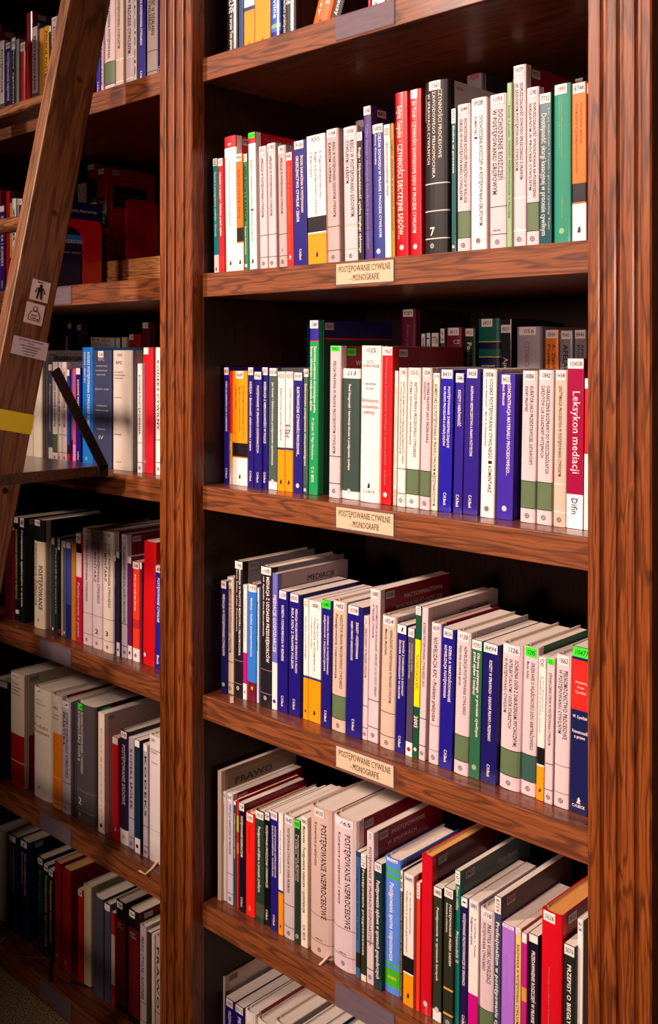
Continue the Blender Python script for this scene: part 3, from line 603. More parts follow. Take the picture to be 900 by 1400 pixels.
# ---------------- right bay, fourth shelf (S3)
place('r', 3, [
 (302, 310, 793, 'thin navy book with pale emblem', PLAIN('14105c', [('MEDIACJA W POSTĘPOWANIU CYWILNYM', .33, 1.1)], s='9941', g='dot', gc='j', gz=.075)),
 (310.4, 319.6, 788, 'thin beige book with fine dark title', LEX([('MEDIACJA W POSTĘPOWANIU CYWILNYM', .35, .9)], '8895', c='B', hard=False, cf='c', cb=[])),
 (320, 331.5, 766, 'black book titled MEDIACJA W PRAKTYCE', PLAIN('181218', [('MEDIACJA W PRAKTYCE MEDIATORA I PEŁNOMOCNIKA', .31, .95), ('Anna Kalisz, Adam Zienkiewicz', .48, .6)], s='9743', b=[(.268, .273, 'f'), (.1, .105, 'f')], cf='8c8088', hard=True, g='ring', gc='h', gz=.07, top=.94, cs='9743', font='bs', D=.172)),
 (332.2, 337.6, 799, 'thin white book with magenta block', PLAIN('W', [('Mediacja w sprawach', .5, .7)], tc='f', b=[(.14, .41, 'm')], s='1', sh=.006, g='beck', gc='R', gz=.07, font='n')),
 (338, 350, 797, 'sky blue and crimson book', PLAIN('2c74cc', [('Mediacja • Studium prawnoporównawcze', .38, .6)], b=[(0, .165, '680c28'), (.955, 1, '680c28')], s='9771', sx=(0, 1), h=[('M', .5, .7, .1, .006, 'y')], tc='X', cf='1c1848')),
 (350.3, 354.3, 803, 'very thin pale blue book', PLAIN('c8d4dc', [('Mediacja gospodarcza i cywilna', .45)], tc='T', s=None)),
 (354.7, 371.5, 773, 'black hardback with silver lines, MEDIACJA Z UDZIAŁEM', PLAIN('1c1620', [('MEDIACJA Z UDZIAŁEM PRZEDSIĘBIORCÓW', .32, 1.15), ('red. Agnieszka Góra-Błaszczykowska', .5, .6)], s='10105', sx=(.1, .9), b=[(.262, .267, 'f'), (.095, .1, 'f')], cf='7c7078', hard=True, g='ring', gc='h', gz=.065, top=.93, font='bs', D=.172)),
 (371.8, 379.3, 783, 'lilac and white book titled MEDIACJE GOSPODARCZE', PLAIN('6a68b8', [('MEDIACJE GOSPODARCZE', .42, 1.6)], b=[(0, .345, 'W')], s=None, top=.84, g='dot', gc='V', gz=.06, cf='a89090', ct=[('MEDIACJE', .068, .135, .022, .009, 'k')], font='bs', D=.168)),
 (379.6, 393.6, 806, 'navy paperback numbered 1230', CHB([('KOBIETA I KONSUMENCKA W BIZNESIE', .42)], '1230')),
 (394.6, 410.4, 810, 'navy paperback numbered 8502', CHB([('MEDIACJA POLUBOWNIE W SPRAWACH A PRAWO', .35), ('ROLA SĄDU Z PRAWEM POLSKIM', .38)], '8502')),
 (414.6, 421.6, 818, 'slim white and orange book', BECKW('10', [('Metodyka pracy sędziego', .5)])),
 (421.9, 438.8, 820, 'white and orange book numbered 10000', BECKW('10000', [('K. Flaga-Gieruszyńska', .6), ('Metodyka sporządzania', .42, 1.2), ('w postępowaniu cywilnym', .6, 1.1)], cf='N')),
 (439.3, 452.5, 819, 'navy book with green sticker', CHB([('OCHRONA PRAWNA W POSTĘPOWANIU', .42, .9), ('NIEJAWNYM I EGZEKUCYJNYM', .44, .9)], '10407', sk='g')),
 (453, 472.6, 820, 'pale book with green block numbered 9482', LEX([('NADUŻYCIE PRAWA PROCESOWEGO CYWILNEGO', .33, 1.1), ('Postępowanie rozpoznawcze', .4, .8)], '9482', 1, c='B', cf='c', cb=[])),
 (473.2, 495, 826, 'wide navy book numbered 10708', CHB([('ZASADY • POSTĘPOWANIA', .6, 1), ('NAJEM I PRAWO UPADŁOŚCIOWE', .58, .9)], '10708', sx=(.1, .75))),
 (496, 503.8, 841, 'thin pink book behind a taller one', LEX([('NAKAZ ZAPŁATY W PROCESIE CYWILNYM', .5, .9)], '104', hard=False, cf='c', cb=[])),
 (504.4, 518.8, 804, 'tall pink book titled NATYCHMIASTOWA WYKONALNOŚĆ', LEX([('NATYCHMIASTOWA WYKONALNOŚĆ ORZECZEŃ CO DO ISTOTY SPRAWY', .3, 1.0), ('W PROCESIE CYWILNYM', .68, .9)], '10085', hard=False, cb=[(0, .5, 'c')], cs='10085', D=.172, ct=[('NATYCHMIASTOWA', .055, .15, .02, .006, 'P'), ('WYKONALNOŚĆ ORZECZEŃ', .035, .15, .034, .006, 'P'), ('CO DO ISTOTY SPRAWY', .045, .14, .047, .006, 'P')])),
 (519.8, 540.3, 840, 'beige book numbered 8824', LEX([('NIEWAŻNOŚĆ POSTĘPOWANIA W PROCESIE CYWILNYM', .35, .9), ('Maciej Muliński', .7, .7)], '8824', c='B', cf='c', cb=[])),
 (541.2, 555, 852, 'navy paperback with small dark sticker', CHB([('DOWÓD Z DOKUMENTU A DOWODY', .45, .95), ('ŚRODEK DOWODOWY W PRAWIE', .42, .95)], '1')),
 (556, 565.6, 857, 'grey-purple book with white foot', PLAIN('4c4058', [('Nowelizacja kodeksu', .66, .6), ('postępowania cywilnego', .6, .6)], b=[(0, .11, 'W')], s='1162', g='dot', gc='R', gz=.055)),
 (566, 574.2, 827, 'dark green book with yellow panel, NOWELIZACJA KPC', PLAIN('v', [], b=[(.34, .78, 'ffd800')], t=[('NOWELIZACJA KPC', .68, .45, .5, .5, 'v', 'n'), ('2005', .28, .2, .5, .6, 'X', 'b')], s='9210', sk='', c='0c4c2c', g='dot', gc='X', gz=.06)),
 (574.5, 583.6, 829, 'thin tall pink book with NOWELIZACJA on cover', LEX([('KODEKS POSTĘPOWANIA CYWILNEGO 2012', .48, .9)], None, hard=False, cf='b8a0a0', cb=[], D=.172, ct=[('NOWELIZACJA', .075, .145, .02, .006, 'k', 'b'), ('KODEKSU', .06, .14, .034, .006, 'k', 'b')])),
 (587.2, 601.2, 850, 'pink book titled NOWELIZACJA KPC, numbered 8659', LEX([('NOWELIZACJA KPC • Problemy praktyczne', .3, 1.2)], '8659', dark='f', c='P', cf='R', cb=[])),
 (601.8, 620.3, 857, 'blue paperback numbered 8656', CHB([('DZIEŁO A WARTOŚCIOWANIE', .48, 1.0), ('NOWELIZACJA POSTĘPOWANIA', .5, 1.0)], '8656', c='1c1484')),
 (621.4, 641.8, 861, 'pale book with green block numbered 9120', LEX([('NOWELIZACJA POSTĘPOWANIA CYWILNEGO', .42, 1.0), ('Wpływ zmian na praktykę sądową', .62, .8)], '9120', 1, c='P', cf='c', cb=[])),
 (643, 658, 873, 'green book titled Obrona pozwanego', PLAIN('286040', [('Obrona pozwanego w procesie cywilnym', .3, 1.3), ('przed sądem I instancji', .6, 1.3)], s='9293', b=[], g='dot', gc='j', gz=.08, top=.91, font='b')),
 (658.6, 681, 877, 'navy book numbered 8494', CHB([('KOSZTY W SPRAWACH • SĄDOWE PRAWO I PRZEMIANY', .3, .8)], '8494', c='18105c', sx=(.05, .9))),
 (682.5, 711.8, 878, 'thick pink book titled OCHRONA OSÓB', LEX([('OCHRONA OSÓB Z ZABURZENIAMI PSYCHICZNYMI,', .3, 1.0), ('INTELEKTUALNYMI I OSÓB STARSZYCH', .42, 1.0), ('W POSTĘPOWANIU CYWILNYM', .52, 1.0)], '10326', 1, cf='c', cb=[], sag=.007)),
 (713.5, 734, 882, 'pink book with green block and green sticker', LEX([('ORZEKANIE O WŁAŚCIWOŚCI SĄDU ARBITRAŻOWEGO', .31, 1.1), ('Maciej Gołdar', .78, .8)], '10295', 1, sk='g', cf='v', cb=[(0, .6, 'c')], b=[(.0975, .27, '34544c'), (.27, .2755, 'x'), (.092, .0975, 'x')])),
 (734.6, 745.4, 897, 'white, black and amber book, Orzeczenia', BECK('X', 'k', 'A', [('A. Góra-Błaszczykowska', .62, .8), ('Orzeczenia w procesie cywilnym', .47, 1.1)], s='9240', sk='d')),
 (745.8, 757.2, 898, 'narrow pink book with green sticker', LEX([('OŚWIADCZENIE STRON W POSTĘPOWANIU CYWILNYM', .4, .9)], '10321', sk='g', sh=.008, hard=False, cf='c', cb=[])),
 (758, 779.2, 893, 'pink book titled PEŁNOMOCNICTWO PROCESOWE', LEX([('PEŁNOMOCNICTWO PROCESOWE', .45, 1.2), ('W POSTĘPOWANIU CYWILNYM', .48, 1.1)], '10662', cf='D', dark='f')),
 (780.6, 806, 882, 'navy book with red panel and white griffin', PLAIN('10144c', [], b=[(.62, .92, 'e82418')], s='10477', sk='g', sx=(.04, .96), g='beck', gc='X', gz=.07, gx=.5, hard=False,
    h=[('Komentarz', .2, .85, .78, .0032, 'X', 'n'), ('Prawo', .3, .7, .75, .0032, 'X', 'n'), ('Cywilne', .2, .8, .72, .0032, 'X', 'n'), ('W. Cywiński', .1, .9, .57, .0036, 'X', 'b'), ('Prawomocność', .08, .95, .48, .0038, 'X', 'b'), ('a prawo', .2, .8, .45, .0038, 'X', 'b'), ('C.H.BECK', .15, .85, .035, .0034, 'X', 'b')])),
])
# ---------------- right bay, fifth shelf (S4)
place('r', 4, [
 (297.3, 302.6, 1053, 'tall thin beige book with framed cover', PLAIN('B', s=None, cf='8a6c5c', D=.18, cp=[(.012, .17, .955, .958, 'z'), (.012, .014, .5, .957, 'z')], ct=[('PRAWO', .03, .12, .03, .011, 'd')])),
 (302.8, 310, 1080, 'thin cream book', PLAIN('X', [('Postępowanie w sprawach', .55, .8)], tc='f', font='ns', s='81', D=.165)),
 (310.3, 318.8, 1083, 'thin grey-lilac book with crimson cover', LEX([('POSTULAT KASACYJNY W PROCESIE', .45, 1.0)], '8747', c='c8b8c4', cf='D', cb=[], hard=False, cs='8747', D=.165)),
 (319.2, 323, 1094, 'very thin dark teal book', PLAIN('T', [('Postępowanie przed sądem', .45)], s='', sh=.006)),
 (323.2, 326.4, 1092, 'very thin red and yellow book', PLAIN('r', b=[(.7, .85, 'Y'), (.5, .6, 'O')], s=None)),
 (326.8, 334.6, 1096, 'black-navy paperback with sticker', CHB([('POSTĘPOWANIE EGZEKUCYJNE', .5)], '9', c='100c24', cf='D')),
 (335, 348, 1109, 'bright red book numbered 9335', PLAIN('ec1c14', [('Postępowanie', .62, .5)], tc='D', s='9335', g='beck', gc='z', gz=.07, font='n', sh=.013)),
 (348.4, 360.8, 1106, 'dark green book titled Postępowanie odrębne', PLAIN('26392a', [('Postępowania odrębne w procesie cywilnym', .27, 1.3)], s='9013', b=[(.05, .17, '4c4c34')], top=.86)),
 (361, 369.2, 1108, 'black paperback', CHB([('POSTĘPOWANIE UPROSZCZONE I UPOMINAWCZE', .33)], '9', c='0c0812')),
 (369.6, 380, 1107, 'indigo paperback with navy cover', CHB([('POSTĘPOWANIE NIEPROCESOWE', .45, .9), ('ZAGADNIENIA OGÓLNE', .45, .9)], '9743', c='201678', cs='9743')),
 (380.3, 387, 1110, 'slim white and orange book', BECKW(None, [('Postępowanie nakazowe', .5)])),
 (387.3, 402, 1112, 'grey-beige book numbered 8642', LEX([('POSTĘPOWANIE CYWILNE W DOBIE PRZEMIAN', .37, .9)], '8642', c='c8b4b0', cf='c', cb=[])),
 (402.4, 410.8, 1119, 'dark green-grey book with green sticker', PLAIN('22302c', [('Postępowanie grupowe', .5, .9), ('i jego zakres', .5, .7)], s='9101', sk='g', b=[(.17, .175, 'd')], g='ring', gc='h', gz=.06)),
 (411.2, 420.8, 1115, 'cream book, Postępowanie nakazowe i upominawcze', PLAIN('E', [('Manowska • Postępowanie nakazowe i upominawcze', .26, 1.1)], tc='d', s='9045', t=[('Manowska • Postępowanie nakazowe i upominawcze', .93, .26, .5, .4, 'd', 'bs'), ('C.H. BECK', .17, .05, .5, .5, 'd', 'bs')])),
 (421.2, 452.3, 1099, 'thick beige hardback titled POSTĘPOWANIE NIEPROCESOWE', LEX([('POSTĘPOWANIE NIEPROCESOWE', .26, 1.1), ('Komentarz praktyczny', .6, .5)], '8832', c='ccaca0', dark='f', sag=.009, cf='D', cb=[], h=[('J. MISZTAL', .3, .65, .11, .002, 'k')], sx=(.3, .7))),
 (452.8, 485.5, 1112, 'thick pale pink hardback titled POSTĘPOWANIE NIEPROCESOWE', LEX([('POSTĘPOWANIE NIEPROCESOWE', .28, 1.1), ('Komentarz praktyczny i wzory', .42, .5)], '8765', c='P', dark='f', sag=.01, cf='7c0418', cb=[], cs='8765', h=[('J. MISZTAL', .3, .65, .105, .002, 'k')], ct=[('POSTĘPOWANIE', .05, .14, .016, .006, 'R')])),
 (486, 492.6, 1163, 'thin blue book with dark foot', PLAIN('34608c', [('Postępowanie karne i cywilne', .3)], b=[(.08, .2, 'x'), (.96, 1, '203858')], tc='n', s=None)),
 (493.3, 500.8, 1166, 'thin olive-black book with cream edges', PLAIN('2c2c10', [('Postępowanie przygotowawcze', .2)], b=[(0, .05, 'E'), (.9, 1, 'E')], tc='E', s='1179', sh=.02)),
 (501.3, 511.3, 1135, 'pink book with crimson cover, taller than neighbours', LEX([('POSTĘPOWANIE W SPRAWACH GOSPODARCZYCH', .25, .9)], '9350', hard=False, cf='7c0820', cb=[], cs='9350', ct=[('POSTĘPOWANIE', .04, .12, .014, .006, 'P'), ('W SPRAWACH', .03, .1, .028, .006, 'P')])),
 (511.6, 522.6, 1177, 'teal book, Postępowanie sądowe w sprawach gospodarczych', PLAIN('103038', [('Postępowanie sądowe w sprawach gospodarczych', .08, 1.2)], s='7335', top=.86, cf='c')),
 (525, 546.8, 1169, 'sky blue book, green stripes, Postępowanie sporne rozpoznawcze', PLAIN('5484dc', [('Postępowanie sporne rozpoznawcze', .24, 1.1)], b=[(.05, .18, '40b020'), (.205, .22, '40b020'), (.85, .875, '40b020'), (.905, .925, '40b020')], s='9110', sk='', sh=.004, h=[('C.H.BECK', .25, .8, .11, .004, 'y')], font='b', cf='3c54a4', cb=[(.86, .93, '4c8c50')], top=.82)),
 (547, 551, 1188, 'very thin dark book with yellow lettering', PLAIN('s', [('POSTĘPOWANIE CYWILNE W PRAKTYCE CYWILNEJ', .03)], tc='Y', s='38', sh=.03)),
 (551.4, 565.7, 1192, 'white, black and amber book numbered 9449', BECK('X', 'k', 'A', [('A. Góra-Błaszczykowska', .55, .8), ('Postępowanie w sprawach gospodarczych', .4, 1.0)], s='9449', sk='d', cf='6c2028')),
 (569, 574.6, 1205, 'thin orange-red book with sticker', PLAIN('e83018', s='5235', sh=.022)),
 (575, 590.3, 1166, 'tall glossy red book with yellow page edges', PLAIN('c8041c', s=None, hard=True, sag=.002, cf='5c0814', cs='10415', pg='f0b060', g='dot', gc='h', gz=.07, gl=.9, D=.17)),
 (592, 604.2, 1210, 'dark green book numbered 10400', PLAIN('2a3020', [('Postępowania w sprawach karnych', .3, .7)], b=[(0, .08, 'W')], s='10400', g='dot', gc='h', gz=.085, top=.85)),
 (606.2, 620, 1211, 'olive-black book with gold bars, numbered 7202', PLAIN('2a281a', [('POSTĘPOWANIE PRZED SĄDEM', .45, 1.1), ('Komentarz praktyczny', .68, .8)], b=[(.27, .285, 'z'), (.09, .105, 'z')], s='7202', g='ring', gc='h', gz=.04, top=.89)),
 (621.3, 629, 1188, 'tall teal book with grey cover', PLAIN('0c6c5c', [], t=[('Prawo cywilne', .9, .75, .5, .5, 'X', 'b'), ('Przewodnik II', .62, .42, .5, .5, 'X', 'b')], s='107', sh=.018, cf='5a6460', cs='9431', D=.175, ct=[('Piotr Rylski', .09, .14, .022, .007, 'h', 'n')])),
 (629.4, 639.4, 1224, 'indigo paperback with small dark sticker', CHB([('POSTĘPOWANIE PRZYGOTOWAWCZE W SPRAWACH', .35)], '1', c='1c1050')),
 (640, 654, 1228, 'white book with magenta block', PLAIN('X', [('K. Lubiński, J. Tylman', .6, .8), ('Postępowanie w zakresie', .68, 1.2)], tc='n', b=[(.1, .33, 'c4047c')], s='10401', sk='d', g='beck', gc='d', gz=.03, cf='c')),
 (654.6, 674.8, 1239, 'pink book with green foot, PRAKTYKA WOBEC NOWELIZACJI', LEX([('PRAKTYKA WOBEC NOWELIZACJI', .47, 1.1), ('POSTĘPOWANIA CYWILNEGO', .55, 1.1)], '0710', 1, cf='c', cb=[], sag=.004)),
 (675.3, 685, 1223, 'slate blue book, Profesjonalizm w postępowaniu', PLAIN('38405c', [('Profesjonalizm w postępowaniu cywilnym', .05, 1.4)], s='8759', sh=.022, cf='544440', cs='8759', D=.178, font='b', top=.84)),
 (685.3, 703.4, 1260, 'purple book', PLAIN('b070d8', [('PROCES CYWILNY', .55, 1), ('Postępowanie rozpoznawcze', .4, 1)], s='9701', sk='', sh=.004, tc='q', c='a868cc', top=.8)),
 (703.8, 712.2, 1266, 'cream book titled ROKOWANIA W POSTĘPOWANIU', PLAIN('E', [('ROKOWANIA W POSTĘPOWANIU CYWILNYM', .3, 1.2)], tc='k', s='17', sh=.008, b=[(0, 1, 'e4c078')])),
 (712.6, 720.4, 1273, 'magenta book with golden edge', PLAIN('b81878', s='', b=[(.15, .3, 'c84080'), (.5, .6, 'd09040')])),
 (721.8, 736, 1274, 'black-violet book with bold sticker', PLAIN('140c24', [('PRZEDAWNIENIE ROSZCZEŃ W PRAWIE CYWILNYM', .2, .9)], s='', sh=.01)),
 (738.5, 768, 1241, 'thick glossy red book numbered 3626', PLAIN('cc0418', s='3626', sx=(.12, .68), hard=True, sag=.003, pg='e89a50', cf='6c0820', cs='3626', gl=.9, D=.15, t=[('Materiały źródłowe i komentarze', .68, .3, .42, .08, 'f', 'n')])),  # shade on the front cover is put into its darker red
 (770, 786, 1288, 'dark book titled PRZEPISY O BIEGŁYCH', PLAIN('1c201c', [('PRZEPISY O BIEGŁYCH SĄDOWYCH...', .1, .9)], s='5076', top=.87)),
 (788.5, 797, 1255, 'thin white book against the right pillar', PLAIN('W', [], s='23', sh=.016, b=[(0, .15, 'R')])),
])
# ---------------- right bay, lowest shelf (S5)
place('r', 5, [
 (296.6, 306.2, 1329, 'pale grey book with red cover', LEX([('PRAWO PROCESOWE CYWILNE', .3, 1.0)], '85', c='c8b4b4', hard=False, cf='90041c', cb=[], cs='8520', ct=[('Postępowanie', .05, .13, .03, .007, 'P')])),
 (307.6, 321, 1362, 'navy paperback next to a grey book', CHB([('PRZEWODNIK PO PROCESIE', .4)], '10442', D=.16)),
 (321.4, 333.4, 1371, 'navy paperback with rounded sticker', CHB([('PROBLEMATYKA', .4)], '9312', D=.16)),
 (334, 349, 1379, 'white book with pencil-like lettering', PLAIN('X', [('Postępowanie', .4)], tc='k', s='', D=.16, cf='D')),
 (350, 373, 1391, 'white paperback below the shelf edge', PLAIN('X', [('Postępowanie', .4)], tc='k', s='8', D=.16)),
 (374.5, 393, 1393, 'pale hardback with dark corner sticker', PLAIN('B', s='', hard=True, cf='b8a8a0', cs='', D=.16)),
 (398, 420, 1410, 'white book with teal cover', PLAIN('W', s=None, cf='T', D=.165)),
 (421, 436, 1414, 'pale book between teal ones', PLAIN('W', s=None, cf='T', D=.165)),
 (437, 455, 1425, 'dark teal book under the shelf', PLAIN('T', s=None, D=.16)),
 (456, 476, 1440, 'grey book under the empty label holder', PLAIN('c', s=None, D=.15)),
])
# ---------------- right bay, top shelf (S0); the tops run out of the picture
place('r', 0, [
 (308.5, 324.8, -120, 'black book lettered CYWILNE w zarysie', PLAIN('1a1414', [], t=[('POSTĘPOWANIE CYWILNE', .9, .3, .5, .42, 'X', 'b'), ('w zarysie Tom pierwszy', .29, .03, .5, .25, 'X', 'b')], s='9100')),
 (325, 327.6, -110, 'very thin pale book', PLAIN('h', s=None)),
 (328, 333, -115, 'thin dark blue book', PLAIN('1c4080', s=None)),
 (333.4, 348, -100, 'white and orange book nearer the pillar', BECKW('9101', [('Postępowanie cywilne', .45), ('Zarys wykładu', .5)], b=[(0, .335, 'A'), (.335, .365, 'n'), (.365, 1, 'W')], gc='O')),
 (348.4, 369.5, -105, 'wider white and orange book', BECKW('9102', [('Postępowanie cywilne', .45), ('Podręcznik', .5)], b=[(0, .40, 'A'), (.40, .43, 'n'), (.43, 1, 'W')], gc='O')),
 (370, 383, -115, 'blue book with green and white foot', PLAIN('1c58b8', [], b=[(0, .1, 'V'), (.13, .16, 'j'), (.1, .13, '3a70d0')], s='8801', t=[('Postępowanie cywilne', .9, .2, .5, .4, 'X', 'b')])),
 (383.4, 404, -120, 'black book with green foot', PLAIN('221c24', [], b=[(0, .045, '0c5c40')], t=[('Postępowanie cywilne', .85, .28, .6, .55, 'X', 'b'), ('Komentarz praktyczny', .4, .05, .3, .2, 'X', 'n')], s='8802')),
 (424, 447, -70, 'orange book leaning to the right', PLAIN('f06010', [('POSTĘPOWANIE CYWILNE', .2, 1), ('Testy i kazusy', .1, .8)], tc='X', ln=19.5, s='8803', H=.195, g='dot', gc='R', gz=.06)),
 (450, 463, -70, 'dark book leaning beside the orange one', PLAIN('241e26', [('Postępowanie cywilne kazusy', .08, 1)], ln=19.5, s='8804', H=.2)),
 (503, 506.5, -120, 'thin red book', PLAIN('R', s=None)),
 (507, 525, -110, 'white book with grey lettering', PLAIN('W', [('KODEKS • cywilny', .3, 1)], tc='f', s='8806', h=[('K', .3, .7, .1, .005, 'f')])),
 (526, 548, -112, 'pale olive book', PLAIN('98906c', s='8807')),
 (549, 572, -112, 'white book near the shelf middle', PLAIN('W', s='8808')),
 (574, 600, -118, 'dark blue book above the thick black volume', PLAIN('N', s='8809')),
])
# ================= left bay
place('l', 0, [
 (-11, -1.5, 43, 'tall crimson hardback half outside the picture', PLAIN('9a1020', s='', cf='8c0c1c', cs='', hard=True, D=.17)),
 (-.5, 5.8, 57, 'white book with green foot block', LEX([('POSTĘPOWANIE', .4)], None, 1, c='W', hard=False, cf='D', cb=[])),
 (7, 15.3, 60, 'navy paperback', CHB([('POSTĘPOWANIE NIEJAWNE', .3)], '88')),
 (15.8, 21.6, 53, 'thin black book with tall sticker', PLAIN('14141c', [('Prawo egzekucyjne', .15)], s='99', sh=.025)),
 (22, 26.2, 54, 'thin grey book', PLAIN('98a0a0', s=None, cf='c')),
 (26.6, 34, 60, 'red book with white sticker', PLAIN('d80818', [('Postępowanie', .3, .7)], tc='D', s='9917', sh=.018)),
 (34.8, 43.4, 19, 'tall glossy crimson hardback', PLAIN('98141c', [('Zobowiązania', .5, .4)], s=None, hard=True, cf='4c0410', cs='9970', gl=1, rg=.2, tc='f')),
 (43.8, 51, 38, 'pale lilac book with green block', LEX([('POSTĘPOWANIE', .3)], None, 1, c='P', hard=False, cf='c', cb=[])),
 (51.2, 53.4, 32, 'very thin blue book', PLAIN('2c64b0', s=None)),
 (53.6, 60, 40, 'amber and white book', PLAIN('e8a030', b=[(0, .2, 'W')], s=None)),
 (60.3, 66.8, 37, 'golden yellow book with black lettering', PLAIN('f0a800', [('SPRAWY', .6), ], tc='k', t=[('POLSKIE POSTĘPOWANIE', .95, .1, .45, .45, 'k', 'b')], s=None, gl=1, b=[(0, .12, 'W')])),
 (67, 70, 36, 'very thin dark book with sticker', PLAIN('1c141c', s='')),
 (70.3, 78, 25, 'pale lilac book by the ladder', LEX([('KODEKS POSTĘPOWANIA', .3, 1.2)], '10', c='P', hard=False, cf='c', cb=[])),
 (78.5, 86, 21, 'navy book by the ladder', CHB([('KODEKS', .3)], '96')),
 (87, 98, -10, 'bright red book behind the ladder', PLAIN('b01020', s=None)),
 (131.5, 136.8, -35, 'thin violet-blue book right of the ladder', CHB([('SĄDOWE', .3)], None, c='2c1c98', gl=1)),
 (137, 141.3, -40, 'thin white glossy book right of the ladder', PLAIN('P', [('PRAWO I POSTĘPOWANIE', .1)], tc='n', s=None, gl=1)),
 (141.7, 156.5, -38, 'pink book with green block', LEX([('AKTUALNE ZAGADNIENIA POSTĘPOWANIA', .3, 1)], '9411', 1, cf='c', cb=[])),
 (157, 168, -40, 'beige book with serif title', LEX([('AKTY W POSTĘPOWANIU CYWILNYM', .36, 1)], '9412', c='B', dark='w', cf='c', cb=[])),  # white lines are painted glints of the foil
 (171, 182.5, -38, 'pink book titled AKCJA W PROCESIE CYWILNYM', LEX([('AKCJA W PROCESIE CYWILNYM', .3, 1.3)], '9413', dark='w', cf='c', cb=[])),  # foil glints painted here too, as white lines
 (183, 187, -36, 'thin cream book', PLAIN('E', [('Apelacja', .1)], tc='k', s=None)),
 (187.4, 199, -40, 'navy paperback between pale books', CHB([('ALTERNATYWA POSTĘPOWANIA CYWILNEGO', .35)], '9414')),
 (199.4, 213.8, -42, 'grey-beige book with two dark lines', LEX([('AKTYWNOŚĆ W DZIAŁANIU', .4, 1.2), ('SĄDU CYWILNEGO', .45, 1.2)], '9415', c='ccb8b0', cf='c', cb=[])),
 (214.3, 221, -40, 'navy book against the fluted pillar', CHB([], None)),
])
place('l', 1, [
 (-9, -.5, 261, 'tall crimson book half outside the picture', PLAIN('8c0818', s=None, cf='7c0414', cs='', hard=True)),
 (0, 6.3, 282, 'navy paperback below the round rung', CHB([('DORADCA I KODEKS', .3, 1.2)], '')),
 (8, 13, 262, 'glossy red book with crimson cover', PLAIN('b80820', s=None, gl=1, rg=.2, cf='5c0410', g='dot', gc='X', D=.165)),
 (13.3, 16, 278, 'very thin amber and white book', PLAIN('f0a010', b=[(0, .25, 'W'), (.25, .38, 'k')], s=None)),
 (16.2, 21.6, 272, 'thin white book left of the ladder', LEX([('ZARYS', .3)], None, c='W', hard=False, cf='c', cb=[])),
 (22, 26, 272, 'thin grey book with sticker left of ladder', PLAIN('8c848c', s='9')),
 (26.3, 30.5, 272, 'thin navy book with sticker left of ladder', PLAIN('Z', s='9')),
 (31, 37.5, 270, 'navy book touching the ladder', PLAIN('Z', s='8', sh=.014)),
 (53, 70, 271, 'large navy book behind the red bookend', PLAIN('0a1044', s='', Y=.012, D=.145, hard=True, sag=.002, ct=[('ŚRODKI PRAWNE', .045, .13, .022, .005, 'h'), ('POZWY PRAWNE', .05, .125, .052, .0065, 'X'), ('OD ORZECZEŃ', .02, .1, .088, .0065, 'X'), ('Komentarz i wzory', .02, .09, .11, .004, 'h', 'n')], cp=[(.02, .133, .71, .80, '2c78c8'), (.01, .108, .52, .62, '2c78c8')], X1=-.5305)),
])
place('l', 1, [
 (106, 111, 252, 'very thin white book above navy one', PLAIN('W', s='1', sh=.03)),
 (111.4, 116.8, 251, 'thin pale book above navy one', PLAIN('h', s='1', sh=.03)),
 (117.5, 130.5, 226, 'red book with black and gold panels', PLAIN('8c0c10', b=[(.45, .85, '140808'), (.6, .61, 'Y'), (.43, .45, 'Y')], s='96', sx=(.15, .8), gl=.8)),
 (131.5, 145, 232, 'red law book with gold lettering', PLAIN('a01010', b=[(.36, .7, '140808'), (.35, .36, 'Y'), (.2, .21, 'Y'), (.3, .35, 'r')], s='99', sx=(.2, .75), hard=True, gl=.9, rg=.25, cf='a01012', D=.14, h=[('ZBIÓR', .25, .7, .64, .003, 'r', 'ns'), ('KODEKS', .15, .85, .53, .003, 'Y', 'ns'), ('PRAWO', .15, .85, .46, .003, 'Y', 'ns'), ('CYWILNE', .15, .85, .42, .003, 'Y', 'ns')],
   cp=[(.02, .115, .6, .82, '0c0404'), (.02, .13, .905, .91, 'o'), (.02, .11, .52, .525, 'o')], ct=[('POSTĘPOWANIE', .025, .1, .062, .004, 'o'), ('Z KOMENTARZEM', .025, .09, .075, .004, 'o')], cs='9912')),
], back=True)
